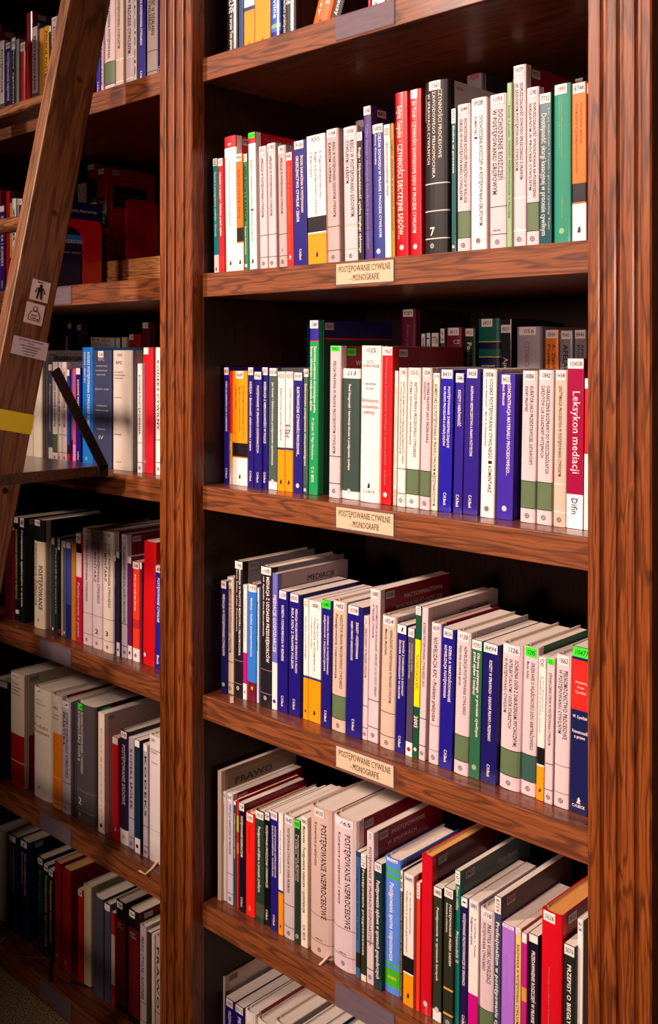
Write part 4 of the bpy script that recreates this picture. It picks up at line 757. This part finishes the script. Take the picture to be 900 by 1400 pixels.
place('l', 2, [
 (20, 43, 480, 'cream book mostly hidden by the ladder', PLAIN('E', s='')),
 (44, 56, 479, 'cream hardback with grey cover titled EGZEKUCJA SĄDOWA', PLAIN('E', s=None, hard=True, cf='988888', hc='b0a4a8', cs='760', D=.165, ct=[('EGZEKUCJA SĄDOWA', .03, .16, .021, .008, 'k', 'b')])),
 (66, 71.3, 498, 'thin slate book with white foot', PLAIN('4c4c64', b=[(0, .14, 'W')], s='', tc='X', t=[('Postępowanie zabezpieczające', .8, .3, .5, .4, 'X', 'n')])),
 (71.6, 78.2, 495, 'slim white book with green block', LEX([('EGZEKUCJA SĄDOWA W ŚWIETLE', .35)], '', 1, c='W', hard=False, cf='c', cb=[])),
 (78.5, 84.3, 495, 'slim pink book with two line marks', LEX([('EGZEKUCJA PRAWA', .35)], '', c='X', hard=False, cf='c', cb=[])),
 (84.6, 91.3, 495, 'slim pink book beside a blue one', LEX([('EGZEKUCJA W PRAWIE CYWILNYM', .35)], '', c='P', hard=False, cf='c', cb=[])),
 (91.6, 95.2, 505, 'thin navy book with red foot', PLAIN('183c98', b=[(0, .1, 'R'), (.1, .2, '200810')], s='')),
 (95.4, 99, 506, 'thin pale blue book with dark red foot', PLAIN('5c74b8', b=[(0, .1, '901018'), (.1, .25, '200810')], s=None)),
 (99.3, 103.4, 504, 'thin magenta and orange book', PLAIN('e04070', s=None, b=[(.03, .2, 'f080c0')])),
 (103.7, 110.3, 503, 'navy paperback left of a bright blue book', CHB([('SĄDOWE POSTĘPOWANIE', .4)], '')),
 (110.8, 125.8, 475, 'bright blue paperback with white lettering', PLAIN('1070c8', [('KODEKS POSTĘPOWANIA CYWILNEGO KOMENTARZ', .25, 1.3), ('EGZEKUCJA • ZMIANY 2012', .7, 1.2)], s=None, g='dot', gc='j', gz=.06, top=.96)),
 (127, 151.8, 479, 'wide slate blue hardback, volume IV', PLAIN('3c4060', s='16', sx=(.3, .6), sz=.001, hard=True, sag=.002, h=[('KPC', .3, .65, .91, .0055, 'h', 'ns'), ('KOMENTARZ', .2, .8, .86, .0028, 'h', 'n'), ('POSTĘPOWANIE', .15, .8, .82, .0028, 'h', 'n'), ('SĄDOWE', .2, .7, .785, .0028, 'h', 'n'), ('ZESZYT TOM', .12, .88, .66, .003, 'h', 'n'), ('ROZPRAWY', .2, .8, .52, .003, 'h', 'n'), ('EGZEKUCYJNE', .15, .85, .48, .003, 'h', 'n'), ('WARSZAWA', .2, .7, .32, .0028, 'h', 'n'), ('IV', .32, .6, .24, .007, 'h', 'ns')], cf='9088a0')),
 (152.8, 179.5, 479, 'wide cream hardback marked KPC', PLAIN('e0ccbc', s=None, hard=True, sag=.004, h=[('1205', .25, .55, .95, .005, 'k', 'n'), ('KPC', .2, .55, .885, .0055, 'k', 'b'), ('KODEKS', .1, .6, .81, .0028, 'k', 'n'), ('POSTĘPOWANIA', .1, .7, .785, .0028, 'k', 'n'), ('CYWILNEGO', .1, .6, .76, .0028, 'k', 'n'), ('Jan Komentarz', .12, .5, .6, .0025, 'k', 'n'), ('WYDANIE', .12, .5, .29, .0028, 'k', 'n'), ('LEX', .2, .5, .06, .003, 'k', 'n')], cf='a89c9c', hc='988c94')),
 (187.8, 194.3, 497, 'slim white book between cream and red', LEX([('KODEKS POSTĘPOWANIA', .35)], '', c='W', hard=False, cf='c', cb=[])),
 (194.8, 209, 475, 'glossy red hardback with dark sticker', PLAIN('c00820', s='', sx=(.1, .6), hard=True, sag=.003, gl=.9, cf='801030', g='dot', gc='h', gx=.2, gz=.09)),
 (212.5, 220, 475, 'white book against the fluted pillar', LEX([('KODEKS CYWILNY', .35)], None, c='W', hard=False, cf='c', cb=[])),
])
place('l', 2, [
 (82, 92, 460, 'beige book', PLAIN('a89880', s=None)),
 (92.5, 98, 442, 'tall thin navy book', PLAIN('1c1870', s='', cf='Z')),
 (104, 112, 444, 'dark brown book with sticker', PLAIN('3a2c24', s='9', cf='140c0c')),
 (124, 130.5, 461, 'thin white book with vertical number', PLAIN('h', s='9')),
 (130.8, 137, 461, 'second thin white book', PLAIN('h', s='9')),
 (137.2, 143, 462, 'third thin white book', PLAIN('h', s='9')),
 (143.3, 150.5, 462, 'fourth thin white book', PLAIN('h', s='10')),
 (151, 157.5, 462, 'thin white and teal book', PLAIN('T', s='', sh=.022)),
 (157.8, 165, 462, 'second white and teal book', PLAIN('T', s='', sh=.022)),
 (165.3, 173.5, 461, 'cream and yellow book', PLAIN('c8a878', s='', sh=.022)),
 (174.5, 190, 457, 'red book with white sticker', PLAIN('9c1418', s='99', sx=(.1, .55))),
 (193, 204, 441, 'tall dark red book with sticker', PLAIN('5a1010', s='10', cf='2a0808')),
], back=True)
place('l', 3, [
 (4, 18.5, 722, 'dark crimson book behind the ladder', PLAIN('5c0c18', s=None)),
 (19, 25.5, 706, 'black book with yellow lettering', PLAIN('101410', [('POSTĘPOWANIE ZABEZPIECZAJĄCE W PRAKTYCE', .2, 1.3)], tc='z', b=[(.06, .1, 'W')], s='')),
 (27, 33.5, 707, 'tall black and dark green book', PLAIN('08100c', [('Postępowanie egzekucyjne w prawie', .15, 1)], s='88', sh=.02, cf='060a08', cb=[(.86, 1, '0c3424')], cs='9988')),
 (44.8, 60, 709, 'cream book with black head titled POSTĘPOWANIE', PLAIN('e4ccb0', [], b=[(.8, 1, '0c0a08')], s='99', sx=(.15, .65), cf='060404', hc='d8c4ac', t=[('POSTĘPOWANIE', .58, .17, .68, .3, 'k', 'b'), ('ZABEZPIECZAJĄCE I EGZEKUCYJNE', .78, .2, .26, .22, 'k', 'b')], g='beck', gc='f', gz=.07, hard=True, cb=[(0, .8, 'b8a088')])),
 (70, 74.8, 735, 'thin blue-grey book', PLAIN('3c4454', s='', g='dot', gc='X')),
 (75, 78.6, 735, 'thin dark green book', PLAIN('143c24', s=None, t=[('Postępowanie', .9, .2, .5, .5, 'X', 'n')])),
 (78.8, 82, 736, 'thin black book with pale sticker', PLAIN('200c10', s='9', sh=.022, b=[(.02, .06, 'R')])),
 (82.2, 85.7, 738, 'thin cream book between dark ones', PLAIN('c8b49c', s=None)),
 (86, 90, 739, 'thin slate book', PLAIN('4c5c70', s='', g='dot', gc='X')),
 (90.3, 97, 740, 'blue-violet book next to ochre', PLAIN('3c3c98', b=[(0, .35, '201c6c')], s='')),
 (97.3, 103.6, 741, 'ochre book', PLAIN('b87410', s=None)),
 (103.9, 111.2, 728, 'crimson, white and black book', PLAIN('b81034', b=[(.6, .82, 'e0c0bc'), (.82, 1, '180c10')], s='9', sh=.02, t=[('Postępowanie o prawo', .55, .05, .5, .4, 'P', 'n')])),
 (111.8, 125, 721, 'pale pink book left of volume 2', LEX([('KODEKS POSTĘPOWANIA CYWILNEGO', .37, 1.1)], '10', cf='c', cb=[], dark='f')),
 (125.3, 138.8, 723, 'pale book marked volume 2', LEX([('KODEKS POSTĘPOWANIA CYWILNEGO', .38, 1.1), ('KOMENTARZ', .55, 1)], '10', h=[('2', .35, .7, .125, .009, 'k', 'b')], cf='c', cb=[], dark='f')),
 (139.2, 154, 725, 'cream book marked volume 3', LEX([('KODEKS POSTĘPOWANIA CYWILNEGO', .37, 1.1), ('KOMENTARZ', .58, 1)], '10', c='dcc8b8', h=[('3', .3, .65, .135, .009, 'k', 'b')], cf='D', cb=[], dark='f', D=.17)),
 (154.4, 158.6, 757, 'thin navy paperback after volume 3', CHB([('POSTĘPOWANIE', .4)], '')),
 (159, 163.6, 753, 'thin dark book with white foot', PLAIN('2c2024', b=[(0, .13, 'W')], s='', g='dot', gc='R', gz=.06)),
 (166, 174, 730, 'tall lilac-grey book with dark marks', LEX([('KODEKS ODPOWIEDZIALNOŚCI PROCESOWEJ', .28, 1)], '10', c='c4b4c0', hard=False, cf='6c1020', cb=[], cs='9977')),
 (174.3, 180, 760, 'purple book with white foot', PLAIN('6c1850', b=[(0, .13, 'W')], s='', g='dot', gc='R', gz=.06)),
 (180.4, 190, 767, 'red-orange book with white foot', PLAIN('e83418', [('Kodeks', .5, .5)], b=[(0, .13, 'X'), (.33, .42, 'c02020')], s='88', g='dot', gc='f', gz=.06)),
 (191, 194.3, 768, 'thin plum book', PLAIN('5c1838', s='')),
 (194.8, 211.3, 739, 'tall glossy red hardback', PLAIN('c80410', s=None, hard=True, sag=.003, gl=.9, ln=1.2, g='dot', gc='h', gx=.25, gz=.08)),
 (212.2, 221, 772, 'blue paperback against the fluted pillar', CHB([('POSTĘPOWANIE CYWILNE', .45, 1)], '8', c='201c90', bot='Beck', ln=.8)),
])
place('l', 4, [
 (-9, 12.5, 926, 'near-black book with small stickers', PLAIN('1c0c10', s='', cf='0c0606')),
 (13.5, 31.8, 917, 'cream book with red lower half', PLAIN('dcc8b4', [], b=[(0, .46, '9c0c10'), (.218, .223, 'X')], s='4157', hard=True, sag=.003, cf='c8b4a0', cb=[(0, .46, '8c0a0e')], hc='dcc8b4', h=[('KODEKS', .1, .6, .9, .003, 'k', 'n'), ('POSTĘPOWANIA', .1, .8, .87, .003, 'k', 'n'), ('CYWILNEGO', .1, .7, .84, .003, 'k', 'n'), ('KOMENTARZ', .1, .75, .81, .003, 'k', 'n')], cs='4157', D=.16)),
 (44.5, 69, 937, 'thick cream hardback with red cover lettering', PLAIN('e0d0bc', [], s='9', sx=(.1, .45), hard=True, sag=.006, cf='d4c0ac', hc='d4c0ac', h=[('K.P.C.', .2, .6, .88, .004, 'f', 'ns'), ('KOMENTARZ', .1, .75, .85, .003, 'f', 'n'), ('Jerzy', .15, .5, .73, .0035, 'k', 'ns'), ('Kodeks', .05, .85, .64, .007, '8a3020', 'ns'), ('Komentarz', .05, .9, .59, .007, '8a3020', 'ns')], g='beck', gc='f', gx=.35, gz=.09, cs='1157', D=.17)),
 (70.3, 83, 948, 'white and orange book marked UKS', PLAIN('e8d4c8', [], b=[(0, .665, 'f08018'), (.27, .274, 'X'), (.06, .064, 'X')], s='', sx=(.1, .75), h=[('UKS', .1, .7, .875, .005, 'k', 'b'), ('Komentarz', .1, .8, .82, .0025, 'k', 'n'), ('praktyczny', .1, .8, .79, .0025, 'k', 'n')], cf='D')),
 (83.4, 95, 956, 'grey-lilac hardback with dense grey title', LEX([('KODEKS ZOBOWIĄZAŃ KOMENTARZ', .32, 1.4), ('PRAKTYKA', .6, 1.3)], '9', c='b8aab4', cf='8c8490', cb=[], hc='988c98')),
 (101, 127.5, 958, 'thick dark grey hardback, volume 2', PLAIN('50484a', [], b=[(.255, .26, '8c7c70'), (.085, .09, '8c7c70')], s='9', sk='g', sx=(.2, .45), hard=True, sag=.008, g='ring', gc='h', gx=.3, gz=.05, t=[('KODEKS POSTĘPOWANIA CYWILNEGO', .93, .4, .42, .13, 'X', 'ns'), ('KOMENTARZ TOM II', .93, .5, .25, .12, 'X', 'ns')], h=[('2', .2, .42, .135, .013, 'X', 'n')], cf='2c2628', cs='', csk='g', D=.165)),
 (134, 142.8, 973, 'tall white book', PLAIN('e8d0c0', [('Postępowanie', .15, .4)], tc='z', s=None, hard=False, cf='c0a8a0', g='dot', gc='d', gz=.06, ct=[('9202', .008, .022, .012, .005, 'k', 'n')], D=.17)),
 (153.5, 162, 1006, 'bright red book beside the white one', PLAIN('cc0c18', s='', g='beck', gc='P', gz=.1, cf='8c0c18')),
 (163, 175, 997, 'dark purple book with white foot', PLAIN('241430', [('POSTĘPOWANIE SĄDOWE', .35, 1)], b=[(0, .13, 'W')], s='10', g='dot', gc='z', gz=.07, tc='c')),
 (175.6, 183.3, 1007, 'grey-lilac book with two dark marks', LEX([('KODEKS SPÓŁEK', .35, 1)], None, c='a89ca8', hard=False, cf='c', cb=[])),
 (184, 191.4, 1010, 'dark teal book with white foot', PLAIN('14283c', b=[(0, .13, 'W')], s='', g='dot', gc='d', gz=.06)),
 (195.5, 202.3, 1016, 'slim grey-lilac book with dark marks', LEX([('KODEKS', .35, 1)], '', c='b0a0a8', hard=False, cf='8c848c', cb=[])),
 (203, 221, 1003, 'white hardback against the fluted pillar', PLAIN('e0d0c8', s=None, hard=True, sag=.003, h=[('1082', .1, .5, .95, .006, 'f', 'n'), ('KODEKS POSTĘPOWANIA', .1, .95, .88, .003, 'f', 'n'), ('CYWILNEGO', .1, .7, .86, .003, 'f', 'n'), ('Komentarz', .2, .7, .78, .003, 'f', 'n')], b=[(.25, .253, 'f')])),
])
place('l', 5, [
 (-8, 5.5, 1131, 'pale book at the picture edge', PLAIN('c8b8b0', s=None, Y=.05)),
 (9.5, 23, 1138, 'navy hardback with fine white lettering', PLAIN('14143c', [('Prawo i postępowanie cywilne w praktyce', .4, 1), ('Komentarz', .5, 1)], tc='c', s='', hard=True, D=.145)),
 (26, 38.5, 1146, 'navy hardback with sticker folded over its cover', PLAIN('14143c', [('Prawo i postępowanie cywilne', .45, 1), ('Komentarz', .55, 1)], tc='c', s='1', hard=True, cs='', D=.14)),
 (50, 59.5, 1170, 'dark teal book with rounded sticker', PLAIN('0c2428', [('Prawo', .2, .6)], tc='G', s='8', D=.15)),
 (60, 66.3, 1180, 'dark green book with pale sticker', PLAIN('0c2c1c', [('Postępowanie egzekucyjne', .1, 1)], tc='z', s='8', D=.15)),
 (66.6, 73.3, 1187, 'black book with gold lettering', PLAIN('0c0c0c', [('Postępowanie nieprocesowe', .2, 1.3)], tc='z', s='8', D=.15)),
 (73.8, 82.5, 1177, 'dark red hardback, left one of two alike', PLAIN('8c0c14', s=None, hard=True, sag=.002, pg='e8b070', g='dot', gc='f', gz=.08, D=.14)),
 (84, 96, 1185, 'dark red hardback, right one of two alike', PLAIN('8c0c14', s=None, hard=True, sag=.002, pg='e8b070', g='dot', gc='f', gz=.08, D=.14)),
 (106.5, 112.8, 1214, 'thin bright red book with sticker', PLAIN('b81018', s='9', D=.14)),
 (113.3, 123.5, 1208, 'cream book with rounded spine', PLAIN('d8bc94', s=None, hard=True, cf='b89c80', D=.16)),
 (125.3, 139.5, 1223, 'slate grey book with clean pages', PLAIN('4c4858', s=None, D=.13, cf='1c1838')),
 (142, 150.5, 1233, 'slate grey book with torn sticker', PLAIN('4c4858', s='', D=.12)),
 (151.8, 157, 1246, 'thin red and white book', PLAIN('b01820', b=[(.22, .76, 'd8b0a0')], s=None, D=.14)),
 (158, 171, 1229, 'crimson hardback with black head, left of its twin', PLAIN('5c0814', b=[(0, .07, '0c0608'), (.84, 1, '100808')], s='9', sx=(.15, .75), hard=True, sag=.002, D=.13, h=[('KODEKS', .2, .7, .79, .003, 'c', 'n'), ('CYWILNY', .2, .8, .76, .003, 'c', 'n')])),
 (174.5, 189, 1241, 'crimson hardback with black head, right of its twin', PLAIN('5c0814', b=[(0, .07, '0c0608'), (.84, 1, '100808')], s='9', sx=(.15, .7), hard=True, sag=.002, cs='', D=.13, h=[('KODEKS', .2, .7, .79, .003, 'c', 'n'), ('CYWILNY', .2, .8, .76, .003, 'c', 'n')])),
 (190.5, 199.5, 1263, 'pink-grey book with two dark marks', LEX([('PRAWO CYWILNE I RODZINNE', .3, 1)], None, c='b8a4a4', cf='8c8080', cb=[], D=.14)),
 (200, 206, 1272, 'thin dark grey book', PLAIN('383434', s=None, D=.13)),
 (207, 211.3, 1276, 'thin cream book', PLAIN('d8bc9c', s=None, D=.14)),
 (212, 220, 1277, 'pale book against the fluted pillar', LEX([('PRAWO', .3, 1)], None, c='b8a4a4', cf='8c8080', cb=[], D=.14)),
])

# ---------------- red steel bookends
def bookend(label, x, y0, y1, z, h, arch):
    b = MB(); m = mat('b80814', .38, .4); t = .0012; r = .012
    N_ = 6
    outer = [(y0, z)]+[(y0+r-r*cos(pi/2*k/N_), z+h-r+r*sin(pi/2*k/N_)) for k in range(N_+1)]+[(y1-r+r*sin(pi/2*k/N_), z+h-r+r*cos(pi/2*k/N_)) for k in range(N_+1)]+[(y1, z)]
    if arch:
        # plate with an arched opening where the foot was folded out
        a0, a1 = y0+.012, y0+(y1-y0)*.66; hr = (a1-a0)*.38; top = z+h-.018
        inn = [(a0, z)]+[(a0+hr-hr*cos(pi/2*k/N_), top-hr+hr*sin(pi/2*k/N_)) for k in range(N_+1)]+[(a1-hr+hr*sin(pi/2*k/N_), top-hr+hr*cos(pi/2*k/N_)) for k in range(N_+1)]+[(a1, z)]
        n = len(outer)
        for s, xx in ((1, x+t), (-1, x)):
            vs = [(xx, a, c) for a, c in outer]+[(xx, a, c) for a, c in inn]
            fs = [(k, n+k, n+k+1, k+1) if s > 0 else (k+1, n+k+1, n+k, k) for k in range(n-1)]
            b.add(vs, fs, m)
        for L in (outer, inn):
            vs = [(x, a, c) for a, c in L]+[(x+t, a, c) for a, c in L]
            b.add(vs, [(k, k+1, n+k+1, n+k) for k in range(n-1)], m)
        b.box((x+t, a0, z), (x+.05, a1, z+.0012), m)
    else:
        b.prism(outer[::-1], 0, x, x+t, m)
        b.box((x, y0+.01, z), (x+.05, y1-.01, z+.0012), m)
    o = b.obj('bookend'); o['label'] = label; o['category'] = 'bookend'; o['group'] = 'red steel bookends'
bookend('red steel bookend with arched opening against the large navy book', -.5278, .014, .151, FZ[1]+.0006, .149, True)
bookend('solid red steel bookend on the raised board in front of red law book', -.622, .281, .372, FZ[1]+RZ+.0003, .148, False)

# ---------------- ribbon bookmarks hanging out on the boards
def ribbon(label, pts, wd, c):
    b = MB(); vs = []
    for i, (x, y, z) in enumerate(pts):
        p = Vector(pts[max(0, i-1)]); q = Vector(pts[min(len(pts)-1, i+1)]); d = (q-p).normalized(); s = d.cross(Vector((0, 0, 1))); s = s.normalized()*wd/2 if s.length > .01 else Vector((wd/2, 0, 0))
        v = Vector((x, y, z)); vs += [tuple(v-s), tuple(v+s)]
    n = len(pts); k = len(vs)
    vs += [(a, b_, c_-.0006) for a, b_, c_ in vs]
    b.add(vs, [(2*i, 2*i+1, 2*i+3, 2*i+2) for i in range(n-1)]+[(k+2*i+2, k+2*i+3, k+2*i+1, k+2*i) for i in range(n-1)], mat(c, .6, .1))
    o = b.obj('bookmark_ribbon', smooth=True); o['label'] = label; o['category'] = 'ribbon'; o['group'] = 'ribbon bookmarks'
def on(px, py, row, up=.0012):                # a point of a board seen at a photograph pixel
    z = FZ[row]+up; t = F*(ZC-z)/(py-HY); u = (px-450)/F
    return (CX+t*(FW[0]+u*RT[0]), CY+t*(FW[1]+u*RT[1]), z)
ribbon('pale ribbon bookmark poking out between two thick POSTĘPOWANIE NIEPROCESOWE books', [on(452, 1306, 4, .012), on(447, 1309, 4, .005), on(437, 1319, 4)], .0045, 'd8b8a4')
ribbon('cream ribbon folded over the edge of the left bay fifth shelf', [on(216, 1176, 4, .006), on(208, 1187, 4), on(199, 1195, 4), on(190, 1190, 4)], .005, 'e8c8a0')
ribbon('grey-green ribbon lying on the left bay lowest shelf', [on(64, 1310, 5), on(45, 1309, 5), on(30, 1308, 5), on(20, 1306, 5)], .004, '5c6c5c')
ribbon('navy ribbon lying on the left bay lowest shelf', [on(130, 1350, 5), on(118, 1348, 5), on(106, 1345, 5), on(97, 1342, 5)], .006, '1c1840')
ribbon('pale ribbon at the left edge of the lowest shelf', [on(8, 1281, 5), on(4, 1284, 5), on(-2, 1292, 5)], .004, '8c9490')
ribbon('black ribbon hanging over the front of the left bay lowest shelf', [on(69, 1300, 5, .02), on(69, 1312, 5, .004), on(69, 1328, 5), on(69, 1342, 5)], .006, '100c0c')
ribbon('white ribbon end under a beige book on the fourth shelf', [on(317, 952, 3, .002), on(317, 958, 3), on(317.5, 961, 3)], .006, 'd8b8a4')

# ---------------- ladder: leaning on the bookcase, local z runs up the stiles
sl = .208; ang = math.atan(sl); LZ = (ZC+.70)/cos(math.atan(sl))
def ly(z): return -.14+sl*(z-(ZC+.1317))          # back edge of the stile at a height
lad = root('library_ladder', 'oak library ladder with yellow tape and warning stickers leaning on the left bay', 'ladder', (-.43, ly(0), 0), (-ang, 0, 0))
ca, sa = cos(ang), sin(ang)
def loc(y, z):                                    # world y, z -> local y, z of the ladder
    dy, dz = y-ly(0), z
    return dy*ca-dz*sa, dy*sa+dz*ca
LX = -.43; SW = .082*ca; X_R = -.222-LX; X_L = -.632-LX
for xr, nm in ((X_R, 'stile'), (X_L, 'stile')):
    b = MB(); b.box((xr-.034, -SW, .03), (xr, 0, LZ), W_LAD); o = b.obj('stile', lad, bevel=.003)
    st_ = o
    f = MB(); f.box((xr-.035, -SW-.001, 0), (xr+.001, .001, .03), mat('181416', .7)); f.obj('rubber_foot', lad)
    if xr == X_R: right = o
for zr in (.463, .24, .017, -.42, -.645, -.87, -1.09):
    y, z = loc(ly(ZC+zr)-.041, ZC+zr)
    b = MB(); r = .014
    if zr == .463:
        b.box((X_L, y-.022, z-.012), (X_R-.034, y+.022, z+.008), W_RUN); o = b.obj('rung', lad, bevel=.006)
    else:
        n = 14; b.prism([(y+r*1.1*cos(2*pi*k/n), z+r*sin(2*pi*k/n)) for k in range(n)], 0, X_L, X_R-.034, W_RUN); b.obj('rung', lad, smooth=False)
# platform tread carried level, with its dark steel strap
TZ = ZC-.1965
def world_part(mb, name, parent):
    vs = []
    for x, y, z in mb.v:
        a, c = loc(y, z); vs.append((x-LX, a, c))
    mb.v = vs; return mb.obj(name, parent, bevel=.0015)
b = MB(); b.box((-.64, -.27, TZ-.019), (-.2215, -.046, TZ), W_TR); tr = world_part(b, 'tread', lad)
b = MB(); m = mat('1c1210', .45, .2)
p0 = (-.150, ZC-.022); p1 = (-.048, TZ-.006)
d = Vector((p1[0]-p0[0], p1[1]-p0[1])).normalized(); n_ = Vector((-d.y, d.x))*.0095
poly = [(p0[0]+n_.x, p0[1]+n_.y), (p0[0]-n_.x, p0[1]-n_.y), (p1[0]-n_.x, p1[1]-n_.y), (p1[0]+n_.x, p1[1]+n_.y)]
b.prism(poly, 0, -.2212, -.217, m); b.box((-.2213, -.062, TZ-.02), (-.217, -.041, TZ+.001), m)
world_part(b, 'steel_brace', lad)['label'] = 'dark steel strap bracing the tread'
# stickers on the outer face of the stile (real flat print): local y across, z along
def sl_loc(px, py):
    u = (px-450)/F; t = (-.2215-CX)/(FW[0]+u*RT[0]); return loc(CY+t*(FW[1]+u*RT[1]), ZC+(HY-py)/F*t)
def sticker(name, cy, cz, wd, ht, c, draw=None, label=None, tilt=0):
    b = MB(); x = X_R+.0004
    b.add([(x, cy-wd/2, cz-ht/2), (x, cy+wd/2, cz-ht/2), (x, cy+wd/2, cz+ht/2), (x, cy-wd/2, cz+ht/2)], [(0, 1, 2, 3)], mat(c, .3, .6, 0, None, .02))
    if draw: draw(b, x+.0004, cy, cz, wd, ht)
    o = b.obj(name, right);
    if label: o['label'] = label
def txt(b, x, y0, y1, z, s, t, c='1c1416'):
    vs, fs, wd = layout(t, 'b'); sx = (y1-y0)/wd; b.add([(x, y0+p*sx, z+q*s/CAP) for p, q in vs], fs, ink(c))
def disc(b, x, y, z, r, c, n=12):
    b.add([(x, y+r*cos(2*pi*k/n), z+r*sin(2*pi*k/n)) for k in range(n)], [tuple(range(n))], ink(c))
def quad(b, x, pts, c): b.add([(x, p, q) for p, q in pts], [tuple(range(len(pts)))], ink(c))
def person_pict(b, x, cy, cz, w_, h):
    k = '1c1416'; txt(b, x, cy-.008, cy+.008, cz+h*.36, .0034, 'MAX 1', k)
    disc(b, x, cy, cz+h*.24, .003, k)
    quad(b, x, [(cy-.0045, cz-h*.05), (cy+.0045, cz-h*.05), (cy+.0055, cz+h*.16), (cy-.0055, cz+h*.16)], k)
    for s in (-1, 1):
        P = [(cy+s*.0005, cz-h*.05), (cy+s*.0045, cz-h*.05), (cy+s*.006, cz-h*.4), (cy+s*.0025, cz-h*.4)]
        quad(b, x, P if s > 0 else P[::-1], k)
        P = [(cy+s*.005, cz+h*.16), (cy+s*.0068, cz+h*.12), (cy+s*.0105, cz-h*.12), (cy+s*.008, cz-h*.12)]
        quad(b, x, P[::-1] if s > 0 else P, k)
def weight_pict(b, x, cy, cz, w_, h):
    k = '3a2c34'; bg = 'e8d0cc'
    P = [(-.011, -.012), (.011, -.012), (.0115, -.004), (.007, .0045), (-.007, .0045), (-.0115, -.004)]
    quad(b, x, [(cy+p, cz+q) for p, q in P], k); quad(b, x+.0002, [(cy+p*.86, cz-.004+(q+.004)*.86) for p, q in P], bg)
    disc(b, x, cy, cz+.0085, .0045, k); disc(b, x+.0002, cy, cz+.0085, .003, bg)
    txt(b, x+.0004, cy-.006, cy+.006, cz-.0045, .0032, 'MAX', k); txt(b, x+.0004, cy-.0085, cy+.0085, cz-.0095, .0034, '150kg', k)
def rules_text(b, x, cy, cz, w_, h):
    for i, t in enumerate(('ZASADY BEZPIECZNEGO UŻYTKOWANIA DRABIN', 'W CZYTELNI:', '1. PRZED WEJŚCIEM SPRAWDZIĆ STAN', '2. NIE PRZECIĄŻAĆ DRABINY', '3. ZACHOWAĆ OSTROŻNOŚĆ', '4. SCHODZIĆ TYŁEM')):
        L = len(t)*.00125
        txt(b, x, cy-min(L, w_*.95)/2, cy+min(L, w_*.95)/2, cz+h*.34-i*.0047, .0022, t)
y, z = sl_loc(55, 398); sticker('sticker', y, z, .036, .036, 'e8d0cc', person_pict, 'white sticker with standing person pictogram')
y, z = sl_loc(47, 429); sticker('sticker', y, z, .036, .036, 'e8d0cc', weight_pict, 'white sticker with weight limit pictogram')
y, z = sl_loc(41, 476); sticker('sticker', y, z, .068, .031, 'd8c4cc', rules_text, 'small printed rules label')
b = MB(); _, z = sl_loc(22, 577); ym = mat('f0d000', .4, .3)
b.box((X_R-.0345, -SW-.0006, z-.017), (X_R+.0006, .0006, z+.017), ym); b.obj('yellow_tape', right)
for px, py, c in ((108, 108, '4c2c18'), (74, 291, '4c2c18'), (7, 671, '140a06')):
    y, z = sl_loc(px, py); b = MB(); n = 14; r = .0055
    b.prism([(y+r*cos(2*pi*k/n), z+r*sin(2*pi*k/n)) for k in range(n)], 0, X_R-.002, X_R+.0005, mat(c, .5)); b.obj('screw_plug', right)
